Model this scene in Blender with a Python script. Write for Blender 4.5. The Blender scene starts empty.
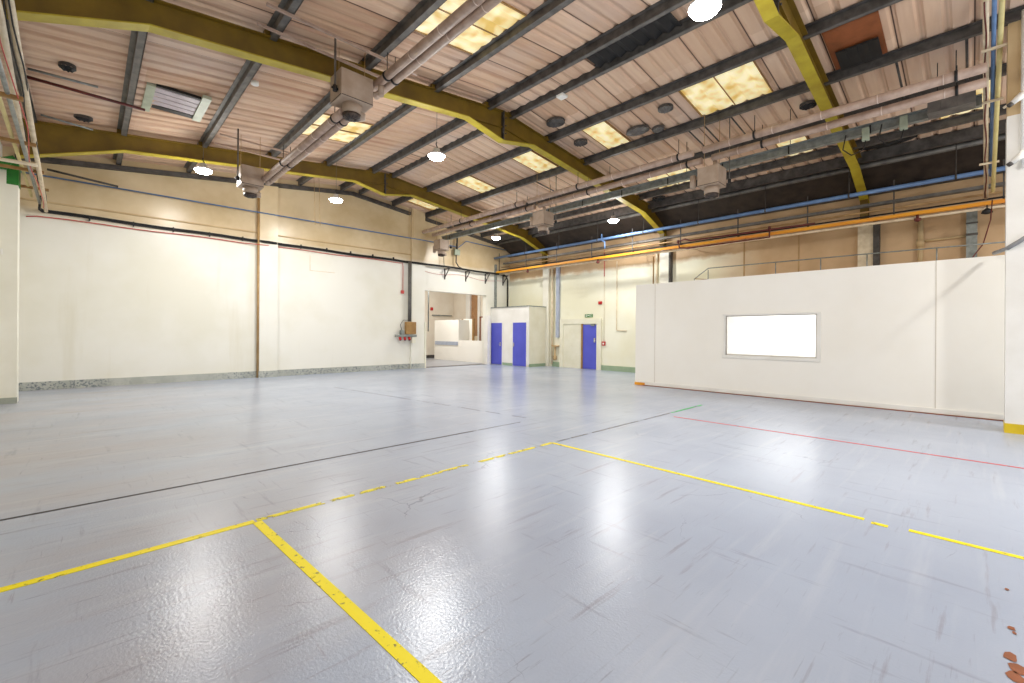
import bpy, bmesh, math, random
from mathutils import Vector, Matrix
random.seed(7)
scn = bpy.context.scene
C = scn.collection
PI = math.pi

# ------------------------------------------------------------------ materials
def lin(c):
    out = []
    for v in c[:3]:
        v = v / 255.0
        out.append(v / 12.92 if v <= .04045 else ((v + .055) / 1.055) ** 2.4)
    return (*out, 1.0)

class NT:
    def __init__(s, name):
        s.m = bpy.data.materials.new(name); s.m.use_nodes = True
        s.t = s.m.node_tree; s.n = s.t.nodes; s.l = s.t.links
        s.b = s.n['Principled BSDF']
        s.co = s.n.new('ShaderNodeTexCoord').outputs['Object']
    def new(s, kind, **kw):
        n = s.n.new(kind)
        for k, v in kw.items(): setattr(n, k, v)
        return n
    def mapping(s, scale=(1, 1, 1), rot=(0, 0, 0), loc=(0, 0, 0)):
        n = s.n.new('ShaderNodeMapping'); s.l.new(s.co, n.inputs['Vector'])
        n.inputs['Scale'].default_value = scale; n.inputs['Rotation'].default_value = rot
        n.inputs['Location'].default_value = loc
        return n.outputs[0]
    def noise(s, scale, vec=None, detail=4, rough=.55, dist=0):
        n = s.n.new('ShaderNodeTexNoise'); s.l.new(vec or s.co, n.inputs['Vector'])
        n.inputs['Scale'].default_value = scale; n.inputs['Detail'].default_value = detail
        n.inputs['Roughness'].default_value = rough; n.inputs['Distortion'].default_value = dist
        return n.outputs['Fac']
    def ramp(s, fac, lo, hi, a=0.0, b=1.0):
        n = s.n.new('ShaderNodeMapRange'); n.clamp = True
        s.l.new(fac, n.inputs[0])
        n.inputs[1].default_value = lo; n.inputs[2].default_value = hi
        n.inputs[3].default_value = a; n.inputs[4].default_value = b
        return n.outputs[0]
    def mix(s, fac, a, b):
        n = s.n.new('ShaderNodeMix'); n.data_type = 'RGBA'
        for sock, v in ((n.inputs[0], fac), (n.inputs[6], a), (n.inputs[7], b)):
            if hasattr(v, 'links') or isinstance(v, bpy.types.NodeSocket): s.l.new(v, sock)
            else: sock.default_value = v
        return n.outputs[2]
    def math(s, op, a, b=0.0):
        n = s.n.new('ShaderNodeMath'); n.operation = op
        for i, v in enumerate((a, b)):
            if isinstance(v, bpy.types.NodeSocket): s.l.new(v, n.inputs[i])
            else: n.inputs[i].default_value = v
        return n.outputs[0]
    def bump(s, h, strength=.3, dist=.01):
        n = s.n.new('ShaderNodeBump'); n.inputs['Strength'].default_value = strength
        n.inputs['Distance'].default_value = dist; s.l.new(h, n.inputs['Height'])
        s.l.new(n.outputs[0], s.b.inputs['Normal'])
    def color(s, v):
        if isinstance(v, bpy.types.NodeSocket): s.l.new(v, s.b.inputs['Base Color'])
        else: s.b.inputs['Base Color'].default_value = v
    def xyz(s):
        n = s.n.new('ShaderNodeSeparateXYZ'); s.l.new(s.co, n.inputs[0]); return n.outputs

def mat(name, c1, c2=None, scale=4, rough=.6, metal=0, lo=.35, hi=.7, bump=0, bscale=40, stretch=(1, 1, 1), spec=.5):
    k = NT(name)
    k.b.inputs['Roughness'].default_value = rough; k.b.inputs['Metallic'].default_value = metal
    k.b.inputs['Specular IOR Level'].default_value = spec
    if c2 is None: c2 = tuple(v * .86 for v in c1)
    f = k.ramp(k.noise(scale, k.mapping(stretch)), lo, hi)
    k.color(k.mix(f, lin(c1), lin(c2)))
    if bump: k.bump(k.noise(bscale), bump, .01)
    return k.m

def emit(name, c, strength):
    k = NT(name); k.color(lin(c))
    k.b.inputs['Emission Color'].default_value = lin(c); k.b.inputs['Emission Strength'].default_value = strength
    return k.m

M = {}
M['cream'] = mat('cream_paint', (240, 238, 226), (229, 225, 208), .9, .5, bump=.05)
M['white'] = mat('white_paint', (240, 238, 232), (230, 227, 219), 1.5, .45)
M['white_panel'] = mat('white_panel', (248, 245, 237), (243, 239, 229), .6, .5)
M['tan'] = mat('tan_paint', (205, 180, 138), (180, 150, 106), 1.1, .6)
M['olive'] = mat('olive_yellow_paint', (122, 96, 18), (96, 73, 10), 2.0, .5)
M['lit_flange'] = mat('lit_flange', (186, 168, 46), (160, 138, 30), 3, .5)  # rafter paint brightened, light from below put into the colour
M['steel'] = mat('grey_steel', (124, 120, 114), (88, 86, 84), 5, .55, .3)
M['dark_steel'] = mat('dark_steel', (92, 88, 84), (58, 54, 52), 5, .6, .2)
M['black'] = mat('black_rubber', (28, 27, 27), (18, 18, 18), 5, .6)
M['galv'] = mat('galvanised_steel', (150, 156, 152), (118, 122, 120), 8, .45, .4)
M['tube'] = mat('heater_tube', (190, 165, 148), (160, 134, 118), 5, .5)
M['ring'] = mat('tube_ring_glint', (226, 208, 194), (210, 190, 176), 5, .4)  # paler than the tube, highlights at the joints put into the colour
M['seam'] = mat('panel_seam', (216, 208, 196), (206, 198, 184), 5, .6)
M['annex_board'] = mat('annex_board', (176, 134, 94), (156, 114, 76), 3, .6)
M['heater'] = mat('heater_casing', (178, 158, 140), (160, 138, 118), 4, .5)
M['fan'] = mat('fan_housing', (80, 66, 58), (44, 36, 32), 10, .5)
M['cpipe'] = mat('cream_pipe', (232, 218, 192), (206, 188, 156), 6, .5)
M['ypipe'] = mat('yellow_cream_pipe', (226, 214, 152), (208, 192, 128), 3, .45)
M['blue_pipe'] = mat('blue_pipe', (104, 138, 184), (86, 116, 160), 5, .4)
M['orange'] = mat('orange_rail', (236, 168, 28), (220, 128, 34), .5, .5)
M['blue_door'] = mat('blue_door_paint', (88, 94, 204), (78, 84, 192), 1.5, .4)
M['cream_infill'] = mat('cream_infill', (236, 233, 214), (226, 222, 198), 2, .5)
M['green'] = mat('green_paint', (38, 128, 40), (24, 96, 30), 4, .5)
M['red'] = mat('red_plastic', (200, 34, 34), (170, 26, 26), 5, .4)
M['red_cable'] = mat('red_cable', (206, 84, 76), (180, 60, 56), 5, .5)
M['maroon'] = mat('maroon_pipe', (104, 40, 34), (80, 28, 24), 5, .5)
M['wood'] = mat('plywood', (170, 132, 76), (140, 104, 58), 4, .6, stretch=(1, 8, 1))
M['brown'] = mat('brown_board', (150, 84, 44), (120, 66, 30), 3, .6)
M['brown_pipe'] = mat('brown_pipe', (192, 158, 108), (156, 120, 74), 2.0, .5)
M['kerb'] = mat('grey_green_skirting', (168, 172, 158), (148, 152, 140), 3, .5)
M['green_kerb'] = mat('pale_green_skirting', (158, 178, 148), (142, 164, 134), 3, .5)
M['yellow'] = mat('yellow_plinth', (226, 196, 30), (204, 172, 20), 3, .5)
M['grey_box'] = mat('pale_grey_box', (172, 182, 160), (150, 160, 140), 6, .5)
M['chrome'] = mat('chrome', (210, 210, 212), (190, 190, 192), 6, .2, .9)
M['cable'] = mat('grey_cable', (150, 150, 150), (130, 130, 130), 6, .5)
M['lamp'] = emit('lamp_diffuser', (255, 255, 250), 40)
M['lamp_body'] = mat('lamp_body', (215, 215, 215), (200, 200, 200), 5, .4)
M['lavender'] = mat('louvre_slats', (196, 184, 190), (172, 158, 164), 3, .5)
M['pale_green'] = mat('pale_green_frame', (188, 196, 172), (166, 172, 150), 5, .5)
M['dado'] = mat('blue_grey_rail', (176, 184, 200), (160, 168, 186), 5, .5)
M['annex_wall'] = mat('annex_wall', (240, 232, 218), (228, 216, 198), 1, .6)
M['annex_floor'] = mat('annex_floor', (158, 160, 168), (140, 142, 150), 2, .3)
M['soffit'] = mat('shadow_eaves_sheet', (62, 52, 46), (34, 28, 26), 3, .6)

def skirt_mat():
    k = NT('peeling_skirting'); k.b.inputs['Roughness'].default_value = .5
    base = k.mix(k.ramp(k.noise(2.5), .4, .6), lin((184, 186, 178)), lin((168, 171, 163)))
    big = k.ramp(k.noise(.45, k.mapping(loc=(1.2, 0, 0))), .42, .56)
    fl = k.ramp(k.noise(20, detail=5, rough=.7), .52, .56)
    k.color(k.mix(k.math('MULTIPLY', big, fl), base, lin((112, 120, 124))))
    return k.m
M['skirt'] = skirt_mat()

def gable_mat():
    # cream masonry paint, turning tan above the cable run
    k = NT('gable_wall_paint'); k.b.inputs['Roughness'].default_value = .30
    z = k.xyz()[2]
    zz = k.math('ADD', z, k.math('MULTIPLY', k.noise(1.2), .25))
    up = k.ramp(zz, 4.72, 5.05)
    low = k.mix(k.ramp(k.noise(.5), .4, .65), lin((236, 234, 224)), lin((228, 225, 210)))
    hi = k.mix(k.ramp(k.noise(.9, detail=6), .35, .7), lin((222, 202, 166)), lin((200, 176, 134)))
    st = k.ramp(k.noise(1.2, k.mapping((1.5, 1.5, .12)), detail=5), .62, .8, 0, .35)
    low = k.mix(st, low, lin((205, 196, 165)))
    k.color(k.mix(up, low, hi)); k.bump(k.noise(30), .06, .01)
    return k.m
M['gable'] = gable_mat()

def side_mat():
    k = NT('side_wall_paint_dimmed'); k.b.inputs['Roughness'].default_value = .5
    x, y, z = k.xyz()
    low = k.mix(k.ramp(k.noise(.5), .4, .65), lin((242, 240, 220)), lin((234, 230, 202)))
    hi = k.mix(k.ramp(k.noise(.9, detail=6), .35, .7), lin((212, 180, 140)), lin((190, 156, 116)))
    zz = k.math('ADD', z, k.math('MULTIPLY', k.noise(2.0), .3))
    up = k.ramp(zz, 4.5, 4.7)
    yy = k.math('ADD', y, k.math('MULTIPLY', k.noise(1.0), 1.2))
    near = k.ramp(yy, 7.6, 5.6)  # dim warm light at the near end painted in as tan
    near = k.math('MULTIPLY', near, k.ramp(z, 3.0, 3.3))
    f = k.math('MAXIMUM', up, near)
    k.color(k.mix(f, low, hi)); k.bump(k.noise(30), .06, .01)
    return k.m
M['side'] = side_mat()

def roof_mat():
    k = NT('roof_lining_sheets'); k.b.inputs['Roughness'].default_value = .75
    x, y, z = k.xyz()
    # one tint per metre-wide sheet and per purlin bay
    cy = k.math('FLOOR', y)
    cx = k.math('FLOOR', k.math('DIVIDE', k.math('SUBTRACT', x, .8), 1.65))
    cmb = k.new('ShaderNodeCombineXYZ'); k.l.new(cx, cmb.inputs[0]); k.l.new(cy, cmb.inputs[1])
    wn = k.new('ShaderNodeTexWhiteNoise'); wn.noise_dimensions = '3D'; k.l.new(cmb.outputs[0], wn.inputs['Vector'])
    c = k.mix(wn.outputs['Value'], lin((232, 202, 174)), lin((208, 174, 144)))
    st = k.ramp(k.noise(1.4, k.mapping((.5, 5, 1)), detail=5), .42, .72, 0, .60)
    st = k.math('MULTIPLY', st, k.ramp(x, 9.0, 5.0, .5, 1.0))
    c = k.mix(st, c, lin((178, 128, 106)))
    st2 = k.ramp(k.noise(.5, detail=3), .5, .7, 0, .5)
    c = k.mix(st2, c, lin((206, 190, 180)))
    # corrugation grooves drawn darker; every third one is a sheet lap
    fr = k.math('FRACT', k.math('MULTIPLY', y, 3.0))
    g = k.ramp(k.math('ABSOLUTE', k.math('SUBTRACT', fr, .5)), .40, .5)
    c = k.mix(k.math('MULTIPLY', g, .30), c, lin((120, 84, 66)))
    f1 = k.math('FRACT', y)
    lap = k.ramp(k.math('ABSOLUTE', k.math('SUBTRACT', f1, .5)), .485, .495)
    c = k.mix(lap, c, lin((70, 48, 40)))
    k.color(c)
    return k.m
M['roof'] = roof_mat()

def skylight_mat():
    k = NT('yellowed_rooflight'); k.b.inputs['Roughness'].default_value = .5
    n = k.ramp(k.noise(3.2, detail=1), .38, .68)
    c = k.mix(n, lin((248, 236, 190)), lin((212, 178, 96)))
    k.color(c); k.l.new(c, k.b.inputs['Emission Color']); k.b.inputs['Emission Strength'].default_value = .38
    return k.m
M['skylight'] = skylight_mat()

def floor_mat():
    k = NT('painted_concrete_floor')
    x, y, z = k.xyz()
    base = k.mix(k.ramp(k.noise(.35, detail=5), .35, .65), lin((172, 182, 200)), lin((158, 168, 187)))
    warm = k.math('MULTIPLY', k.ramp(k.noise(.45, k.mapping((.5, 1.4, 1), loc=(2, 1, 0)), detail=5), .35, .62), k.ramp(x, 3.5, 0.0))
    base = k.mix(k.math('MULTIPLY', warm, .6), base, lin((172, 164, 162)))
    # long scuffs running with the building
    sc = k.ramp(k.noise(1.0, k.mapping((9, .8, 1), rot=(0, 0, .35)), detail=8, rough=.65), .60, .68, 0, .35)
    sc2 = k.ramp(k.noise(1.0, k.mapping((.7, 10, 1), rot=(0, 0, .12)), detail=8, rough=.65), .59, .67, 0, .42)
    sc3 = k.ramp(k.noise(1.0, k.mapping((2.2, 34, 1), rot=(0, 0, .55), loc=(1, 9, 0)), detail=6, rough=.6), .62, .70, 0, .45)
    sc4 = k.ramp(k.noise(1.0, k.mapping((30, 2, 1), rot=(0, 0, .5), loc=(4, 2, 0)), detail=6, rough=.6), .64, .72, 0, .40)
    base = k.mix(sc, base, lin((128, 130, 140)))
    base = k.mix(sc2, base, lin((134, 130, 134)))
    lm = k.ramp(x, 4.2, 1.5, .12, 1.0)
    sc3 = k.math('MULTIPLY', sc3, lm); sc4 = k.math('MULTIPLY', sc4, lm)
    base = k.mix(sc3, base, lin((118, 112, 116)))
    base = k.mix(sc4, base, lin((122, 116, 120)))
    lt = k.ramp(k.noise(1.0, k.mapping((.5, 7, 1), rot=(0, 0, -.1), loc=(5, 5, 0)), detail=6), .55, .8, 0, .25)
    base = k.mix(lt, base, lin((206, 208, 214)))
    # hair cracks and skid lines
    for i, (s, r, w) in enumerate(((.55, .2, .0035), (.9, 1.1, .0028))):
        v = k.new('ShaderNodeTexVoronoi'); v.feature = 'DISTANCE_TO_EDGE'
        mp = k.mapping((1, 1, 0), rot=(0, 0, r), loc=(i * 3.3, i, 0))
        wn = k.noise(3, detail=3)
        add = k.new('ShaderNodeVectorMath'); add.operation = 'ADD'; k.l.new(mp, add.inputs[0])
        cm = k.new('ShaderNodeCombineXYZ'); k.l.new(k.math('MULTIPLY', wn, .5), cm.inputs[0]); k.l.new(k.math('MULTIPLY', k.noise(2.1), .5), cm.inputs[1])
        k.l.new(cm.outputs[0], add.inputs[1]); k.l.new(add.outputs[0], v.inputs['Vector']); v.inputs['Scale'].default_value = s
        e = k.ramp(v.outputs['Distance'], w * .5, w, 1, 0)
        msk = k.ramp(k.noise(.9, k.mapping(loc=(7 + i, 0, 0))), .58, .66, 0, .4)
        base = k.mix(k.math('MULTIPLY', e, msk), base, lin((96, 92, 96)))
    spots = k.ramp(k.noise(14, k.mapping((1, 2.5, 1)), detail=2), .76, .79, 0, .6)
    k.color(base)
    k.l.new(k.ramp(k.noise(1.2, detail=3), .1, .9, .19, .29), k.b.inputs['Roughness'])
    h = k.math('ADD', k.math('MULTIPLY', k.noise(58, detail=2), .5), k.math('MULTIPLY', k.noise(9, detail=4), .3))
    k.bump(h, .26, .012)
    k.b.inputs['Specular IOR Level'].default_value = .5
    return k.m
M['floor'] = floor_mat()

def line_mat(name, c, worn_lo, worn_hi, scale=9, dark=(90, 84, 60), stretch=(1, 1, 1)):
    k = NT(name); k.color(k.mix(k.ramp(k.noise(20), .6, .7), lin(c), lin(dark)))
    k.b.inputs['Roughness'].default_value = .45; k.b.inputs['Specular IOR Level'].default_value = .25
    a = k.ramp(k.noise(scale, k.mapping(stretch), detail=6, rough=.65), worn_lo, worn_hi, 1, 0)
    k.l.new(a, k.b.inputs['Alpha'])
    return k.m
M['line_y'] = line_mat('yellow_line_paint', (240, 222, 0), .64, .68)
M['line_yw'] = line_mat('worn_yellow_line_paint', (226, 212, 40), .49, .53, 3.5)
M['line_r'] = line_mat('red_line_paint', (214, 44, 50), .58, .64, 4, (120, 60, 60))
M['line_g'] = line_mat('green_line_paint', (30, 180, 80), .52, .58, 4, (60, 80, 70))
M['joint'] = line_mat('floor_joint', (40, 34, 34), .64, .70, 3, (30, 26, 26))
M['joint2'] = line_mat('worn_floor_joint', (92, 88, 92), .50, .56, 2.5, (60, 56, 60))

def glass_mat():
    k = NT('window_glass'); k.n.remove(k.b)
    t = k.new('ShaderNodeBsdfTransparent'); g = k.new('ShaderNodeBsdfGlossy'); g.inputs['Roughness'].default_value = .03
    f = k.new('ShaderNodeFresnel'); f.inputs[0].default_value = 1.45
    mx = k.new('ShaderNodeMixShader'); k.l.new(f.outputs[0], mx.inputs[0]); k.l.new(t.outputs[0], mx.inputs[1]); k.l.new(g.outputs[0], mx.inputs[2])
    k.l.new(mx.outputs[0], k.n['Material Output'].inputs[0])
    return k.m
M['glass'] = glass_mat()

# ------------------------------------------------------------------ mesh builder
class MB:
    def __init__(s): s.bm = bmesh.new(); s.smooth = []
    def box(s, x0, x1, y0, y1, z0, z1):
        v = [s.bm.verts.new(p) for p in ((x0, y0, z0), (x1, y0, z0), (x1, y1, z0), (x0, y1, z0), (x0, y0, z1), (x1, y0, z1), (x1, y1, z1), (x0, y1, z1))]
        for f in ((0, 3, 2, 1), (4, 5, 6, 7), (0, 1, 5, 4), (1, 2, 6, 5), (2, 3, 7, 6), (3, 0, 4, 7)):
            s.bm.faces.new([v[i] for i in f])
        return s
    def prism(s, pts, a0, a1, axis='y'):
        def P(p, a):
            if axis == 'y': return (p[0], a, p[1])
            if axis == 'x': return (a, p[0], p[1])
            return (p[0], p[1], a)
        A = [s.bm.verts.new(P(p, a0)) for p in pts]; B = [s.bm.verts.new(P(p, a1)) for p in pts]
        n = len(pts)
        s.bm.faces.new(A); s.bm.faces.new(B[::-1])
        for i in range(n): s.bm.faces.new((A[i], B[i], B[(i + 1) % n], A[(i + 1) % n]))
        return s
    def tube(s, pts, r, n=10, caps=True, radii=None):
        pts = [Vector(p) for p in pts]; rings = []
        prev = None
        for i, p in enumerate(pts):
            if i == 0: d = pts[1] - p
            elif i == len(pts) - 1: d = p - pts[i - 1]
            else: d = (pts[i + 1] - p).normalized() + (p - pts[i - 1]).normalized()
            d.normalize()
            if prev is None:
                ref = Vector((0, 0, 1)) if abs(d.z) < .9 else Vector((1, 0, 0))
                u = d.cross(ref).normalized()
            else:
                u = (prev - d * prev.dot(d)).normalized()
            prev = u; w = d.cross(u)
            rr = radii[i] if radii else r
            rings.append([s.bm.verts.new(p + (u * math.cos(2 * PI * k / n) + w * math.sin(2 * PI * k / n)) * rr) for k in range(n)])
        for a, b in zip(rings, rings[1:]):
            for k in range(n):
                f = s.bm.faces.new((a[k], a[(k + 1) % n], b[(k + 1) % n], b[k])); f.smooth = True
        if caps: s.bm.faces.new(rings[0][::-1]); s.bm.faces.new(rings[-1])
        return s
    def disc(s, c, r, h, n=24, r2=None):
        return s.tube([(c[0], c[1], c[2]), (c[0], c[1], c[2] + h)], r, n, radii=[r, r2 if r2 is not None else r])
    def lathe(s, c, prof, n=24):
        return s.tube([(c[0], c[1], c[2] + z + i * 1e-5) for i, (r, z) in enumerate(prof)], 1, n, radii=[max(r, .001) for r, z in prof])
    def islands(s):
        s.bm.verts.ensure_lookup_table(); seen = set(); res = []
        for v in s.bm.verts:
            if v.index in seen: continue
            st = [v]; comp = []; seen.add(v.index)
            while st:
                a = st.pop(); comp.append(a)
                for e in a.link_edges:
                    b = e.other_vert(a)
                    if b.index not in seen: seen.add(b.index); st.append(b)
            nb = bmesh.new(); mp = {a: nb.verts.new(a.co) for a in comp}; fs = set()
            for a in comp:
                for f in a.link_faces:
                    if f not in fs:
                        fs.add(f); g = nb.faces.new([mp[x] for x in f.verts]); g.smooth = f.smooth
            res.append(nb)
        return res
    def build(s, name, m, parent=None, bevel=0, origin=None):
        bmesh.ops.recalc_face_normals(s.bm, faces=s.bm.faces)
        if origin is None and parent is None:
            xs = [v.co for v in s.bm.verts]
            origin = Vector(((min(v.x for v in xs) + max(v.x for v in xs)) / 2, (min(v.y for v in xs) + max(v.y for v in xs)) / 2, min(v.z for v in xs)))
        s.bm.verts.index_update()
        if parent is not None and name in SPLIT and origin != '_':
            out = None
            for isl in s.islands():
                q = MB(); q.bm.free(); q.bm = isl
                o = q.build(name, m, parent, bevel, '_')
                out = out or o
            s.bm.free(); return out
        me = bpy.data.meshes.new(name)
        off = Vector(parent.location) if parent is not None and parent.parent is None else (Vector(parent['_o']) if parent is not None else Vector(origin))
        if name in KEEP_ORIGIN: off = Vector((0, 0, 0))
        for v in s.bm.verts: v.co -= off
        s.bm.to_mesh(me); s.bm.free()
        o = bpy.data.objects.new(name, me); C.objects.link(o)
        if parent is not None: o.parent = parent
        else: o.location = off
        o['_o'] = tuple(off)
        me.materials.append(m)
        if bevel:
            b = o.modifiers.new('bevel', 'BEVEL'); b.width = bevel; b.segments = 2; b.limit_method = 'ANGLE'
        return o
KEEP_ORIGIN = set()
SPLIT = {'end_frame', 'hanger_bracket', 'post', 'glazing_bar', 'hanging_rail', 'hanger', 'coupler', 'clip', 'drop_cable', 'clamp', 'joint_ring', 'outlet', 'louvre', 'gap', 'door_frame', 'purlin_cleat', 'haunch_flange', 'elbow', 'band', 'cable', 'main_cable', 'plinth', 'riser'}

def tag(o, label=None, cat=None, group=None, kind=None):
    if label: o['label'] = label
    if cat: o['category'] = cat
    if group: o['group'] = group
    if kind: o['kind'] = kind
    return o
def thing(name, loc, label, cat, group=None):
    o = bpy.data.objects.new(name, None); C.objects.link(o); o.location = loc; o.empty_display_size = .2
    return tag(o, label, cat, group)
def struct(o): o['kind'] = 'structure'; return o
def world_mesh(mb, name, m):      # structure meshes keep the world origin so their paint lines up
    KEEP_ORIGIN.add(name); o = mb.build(name, m); o.location = (0, 0, 0); return struct(o)

# ------------------------------------------------------------------ camera (measured from the vanishing points)
F = 442.0
ang = math.atan2(424, F); roll = math.radians(.39)
fw = Vector((math.sin(ang), math.cos(ang), 0)); rt = Vector((math.cos(ang), -math.sin(ang), 0)); up = Vector((0, 0, 1))
cr = rt * math.cos(roll) + up * math.sin(roll); cu = -rt * math.sin(roll) + up * math.cos(roll)
mx = Matrix((( cr.x, cu.x, -fw.x, 0), (cr.y, cu.y, -fw.y, 0), (cr.z, cu.z, -fw.z, 1.62), (0, 0, 0, 1)))
cd = bpy.data.cameras.new('camera'); cam = bpy.data.objects.new('camera', cd); C.objects.link(cam)
cam.matrix_world = mx; cd.sensor_width = 36; cd.lens = F / 1024 * 36; cd.shift_y = -8.5 / 1024; cd.clip_start = .05
scn.camera = cam

# ------------------------------------------------------------------ dimensions
XR, ZR, SL = 7.68, 7.46, .117            # ridge, underside of the sheets, slope
XL, XW = -1.62, 16.5                     # left wall, right wall (inner faces)
YG, YN = 17.4, -6.0                      # gable wall inner face, near end
def roofz(x): return ZR - SL * abs(x - XR)
def raft(x): return 7.33 - SL * abs(x - XR)       # top of rafters
PURLINS = [-.95, .58, 2.25, 3.97, 5.62, 7.20, 7.96, 9.45, 11.12, 12.75, 14.42, 15.75]
FRAMES = [14.7, 8.45, 2.2]

# ------------------------------------------------------------------ floor and walls
fl = MB(); fl.box(XL - .3, XW + .4, YN, YG, -.1, 0); world_mesh(fl, 'floor', M['floor'])
g = MB(); g.box(10.0, 20.5, YG + .002, 25.0, -.1, -.004); world_mesh(g, 'floor_annex', M['annex_floor'])
t = MB(); t.box(11.05, 14.9, YG - .08, YG + .3, -.05, .006); struct(t.build('trim_1', M['dark_steel']))

OX0, OX1, OZ = 11.05, 14.85, 3.55
w = MB()
def wallcol(x0, x1, z0=0):
    w.prism([(x0, z0), (x1, z0), (x1, roofz(x1) + .1), (x0, roofz(x0) + .1)], YG, YG + .3)
wallcol(XL - .3, XR); wallcol(XR, OX0); wallcol(OX0, OX1, OZ); wallcol(OX1, XW + .3)
world_mesh(w, 'wall_back', M['gable'])
for x0, x1 in ((4.32, 4.90), (10.38, 11.05)):          # wall piers
    p = MB(); p.prism([(x0, 0), (x1, 0), (x1, roofz(x1)), (x0, roofz(x0))], YG - .13, YG)
    world_mesh(p, 'wall_back_pier', M['gable'])
sk = MB(); sk.box(XL, 10.38, YG - .035, YG, 0, .22); sk.box(10.36, 11.05, YG - .165, YG - .13, 0, .22); sk.box(4.3, 4.92, YG - .165, YG - .13, 0, .22); world_mesh(sk, 'baseboard_back', M['skirt'])
for nm, z, yd in (('shadow_line_strip', 4.72, .04),):            # tan strip standing in for the beam's shadow line
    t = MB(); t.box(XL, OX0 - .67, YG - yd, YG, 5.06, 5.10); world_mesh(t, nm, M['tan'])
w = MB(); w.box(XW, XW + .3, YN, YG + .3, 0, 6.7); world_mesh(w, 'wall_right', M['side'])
sk = MB(); sk.box(XW - .04, XW, 7.5, 11.42, 0, .22); sk.box(XW - .04, XW, 13.76, 14.3, 0, .22); world_mesh(sk, 'baseboard_right', M['green_kerb'])
w = MB(); w.box(XL - .3, XL, YN, YG + .3, 0, 6.5); world_mesh(w, 'wall_left', M['cream'])

# ceiling: corrugated lining sheets on both slopes
def corr(y):
    f = (y * 3.0) % 1.0; d = abs(f - .5)
    if d > .5: d = .5
    return 0.0 if d < .30 else min(1, (d - .30) / .10) * .035
def roof_sheet(x0, x1, y0, y1, dz, step, off=0.0):
    b = bmesh.new(); ys = []
    y = y0
    while y < y1 - 1e-6: ys.append(y); y += step
    ys.append(y1)
    A = [b.verts.new((x0, y, roofz(x0) + corr(y) + dz)) for y in ys]; B = [b.verts.new((x1, y, roofz(x1) + corr(y) + dz)) for y in ys]
    for i in range(len(ys) - 1): b.faces.new((A[i], B[i], B[i + 1], A[i + 1]))
    return b
def mesh_obj(b, name, m):
    me = bpy.data.meshes.new(name); b.to_mesh(me); b.free(); me.materials.append(m)
    o = bpy.data.objects.new(name, me); C.objects.link(o); return o
for nm, x0, x1 in (('ceiling_left', XL - .1, XR), ('ceiling_right', XR, XW + .1)):
    struct(mesh_obj(roof_sheet(x0, x1, YN, YG + .05, 0, 1 / 30.), nm, M['roof']))
# opaque outer skin just above the lining, keeps the sky out
rb = MB(); rb.prism([(XL - .4, roofz(XL - .4) + .1), (XR, ZR + .1), (XW + .4, roofz(XW + .4) + .1), (XW + .4, roofz(XW + .4) + .16), (XR, ZR + .16), (XL - .4, roofz(XL - .4) + .16)], YN, YG + .4)
world_mesh(rb, 'roof', M['dark_steel'])

# rooflights ------------------------------------------------------------------
def rooflight(x0, x1, y0, y1, label):
    r = thing('rooflight', ((x0 + x1) / 2, (y0 + y1) / 2, roofz((x0 + x1) / 2) - .03), label, 'skylight', 'yellowed rooflights in the roof slopes')
    n = max(1, round((y1 - y0) / .78)); L = (y1 - y0) / n
    for i in range(n):
        b = roof_sheet(x0, x1, y0 + i * L + .01, y0 + (i + 1) * L - .01, -.018, 1 / 15.)
        for v in b.verts: v.co -= r.location
        o = mesh_obj(b, 'glazing_sheet', M['skylight']); o.parent = r
    f = MB()
    for yy in [y0 + i * L for i in range(n + 1)]:
        f.prism([(x0, roofz(x0) - .03), (x1, roofz(x1) - .03), (x1, roofz(x1) + .02), (x0, roofz(x0) + .02)], yy - .012, yy + .012)
    f.build('glazing_bar', M['wood'], r)
rooflight(9.55, 11.02, 3.12, 4.70, 'large double rooflight panel, right slope, between the blank sheets and the nearest yellow rafter')
rooflight(9.62, 11.02, 6.72, 7.45, 'narrow rooflight just on the camera side of the middle rafter, right slope')
rooflight(9.62, 11.02, 9.38, 10.22, 'rooflight just beyond the middle yellow rafter apex, right slope')
rooflight(9.70, 11.02, 12.40, 13.25, 'small far rooflight near the far rafter on the right slope')
rooflight(4.08, 5.52, 5.45, 6.95, 'rooflight behind the near pair of heater tubes at the top of the picture, left slope')
rooflight(4.08, 5.52, 11.20, 12.75, 'rooflight seen under the near heater box, left slope')
rooflight(12.90, 14.30, 3.02, 3.72, 'small rooflight above the long tube pair, beside the nearest rafter')
rooflight(12.90, 14.30, 6.13, 7.55, 'rooflight seen behind the middle ceiling heater under the long tubes')
rooflight(12.90, 14.30, -.25, .55, 'rooflight at the far right behind the grey switch box')
rooflight(4.08, 5.52, 15.6, 16.6, 'rooflight beyond the far rafter, left slope')
rooflight(9.62, 11.02, 15.5, 16.7, 'rooflight beyond the far rafter next to the gable, right slope')

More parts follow.
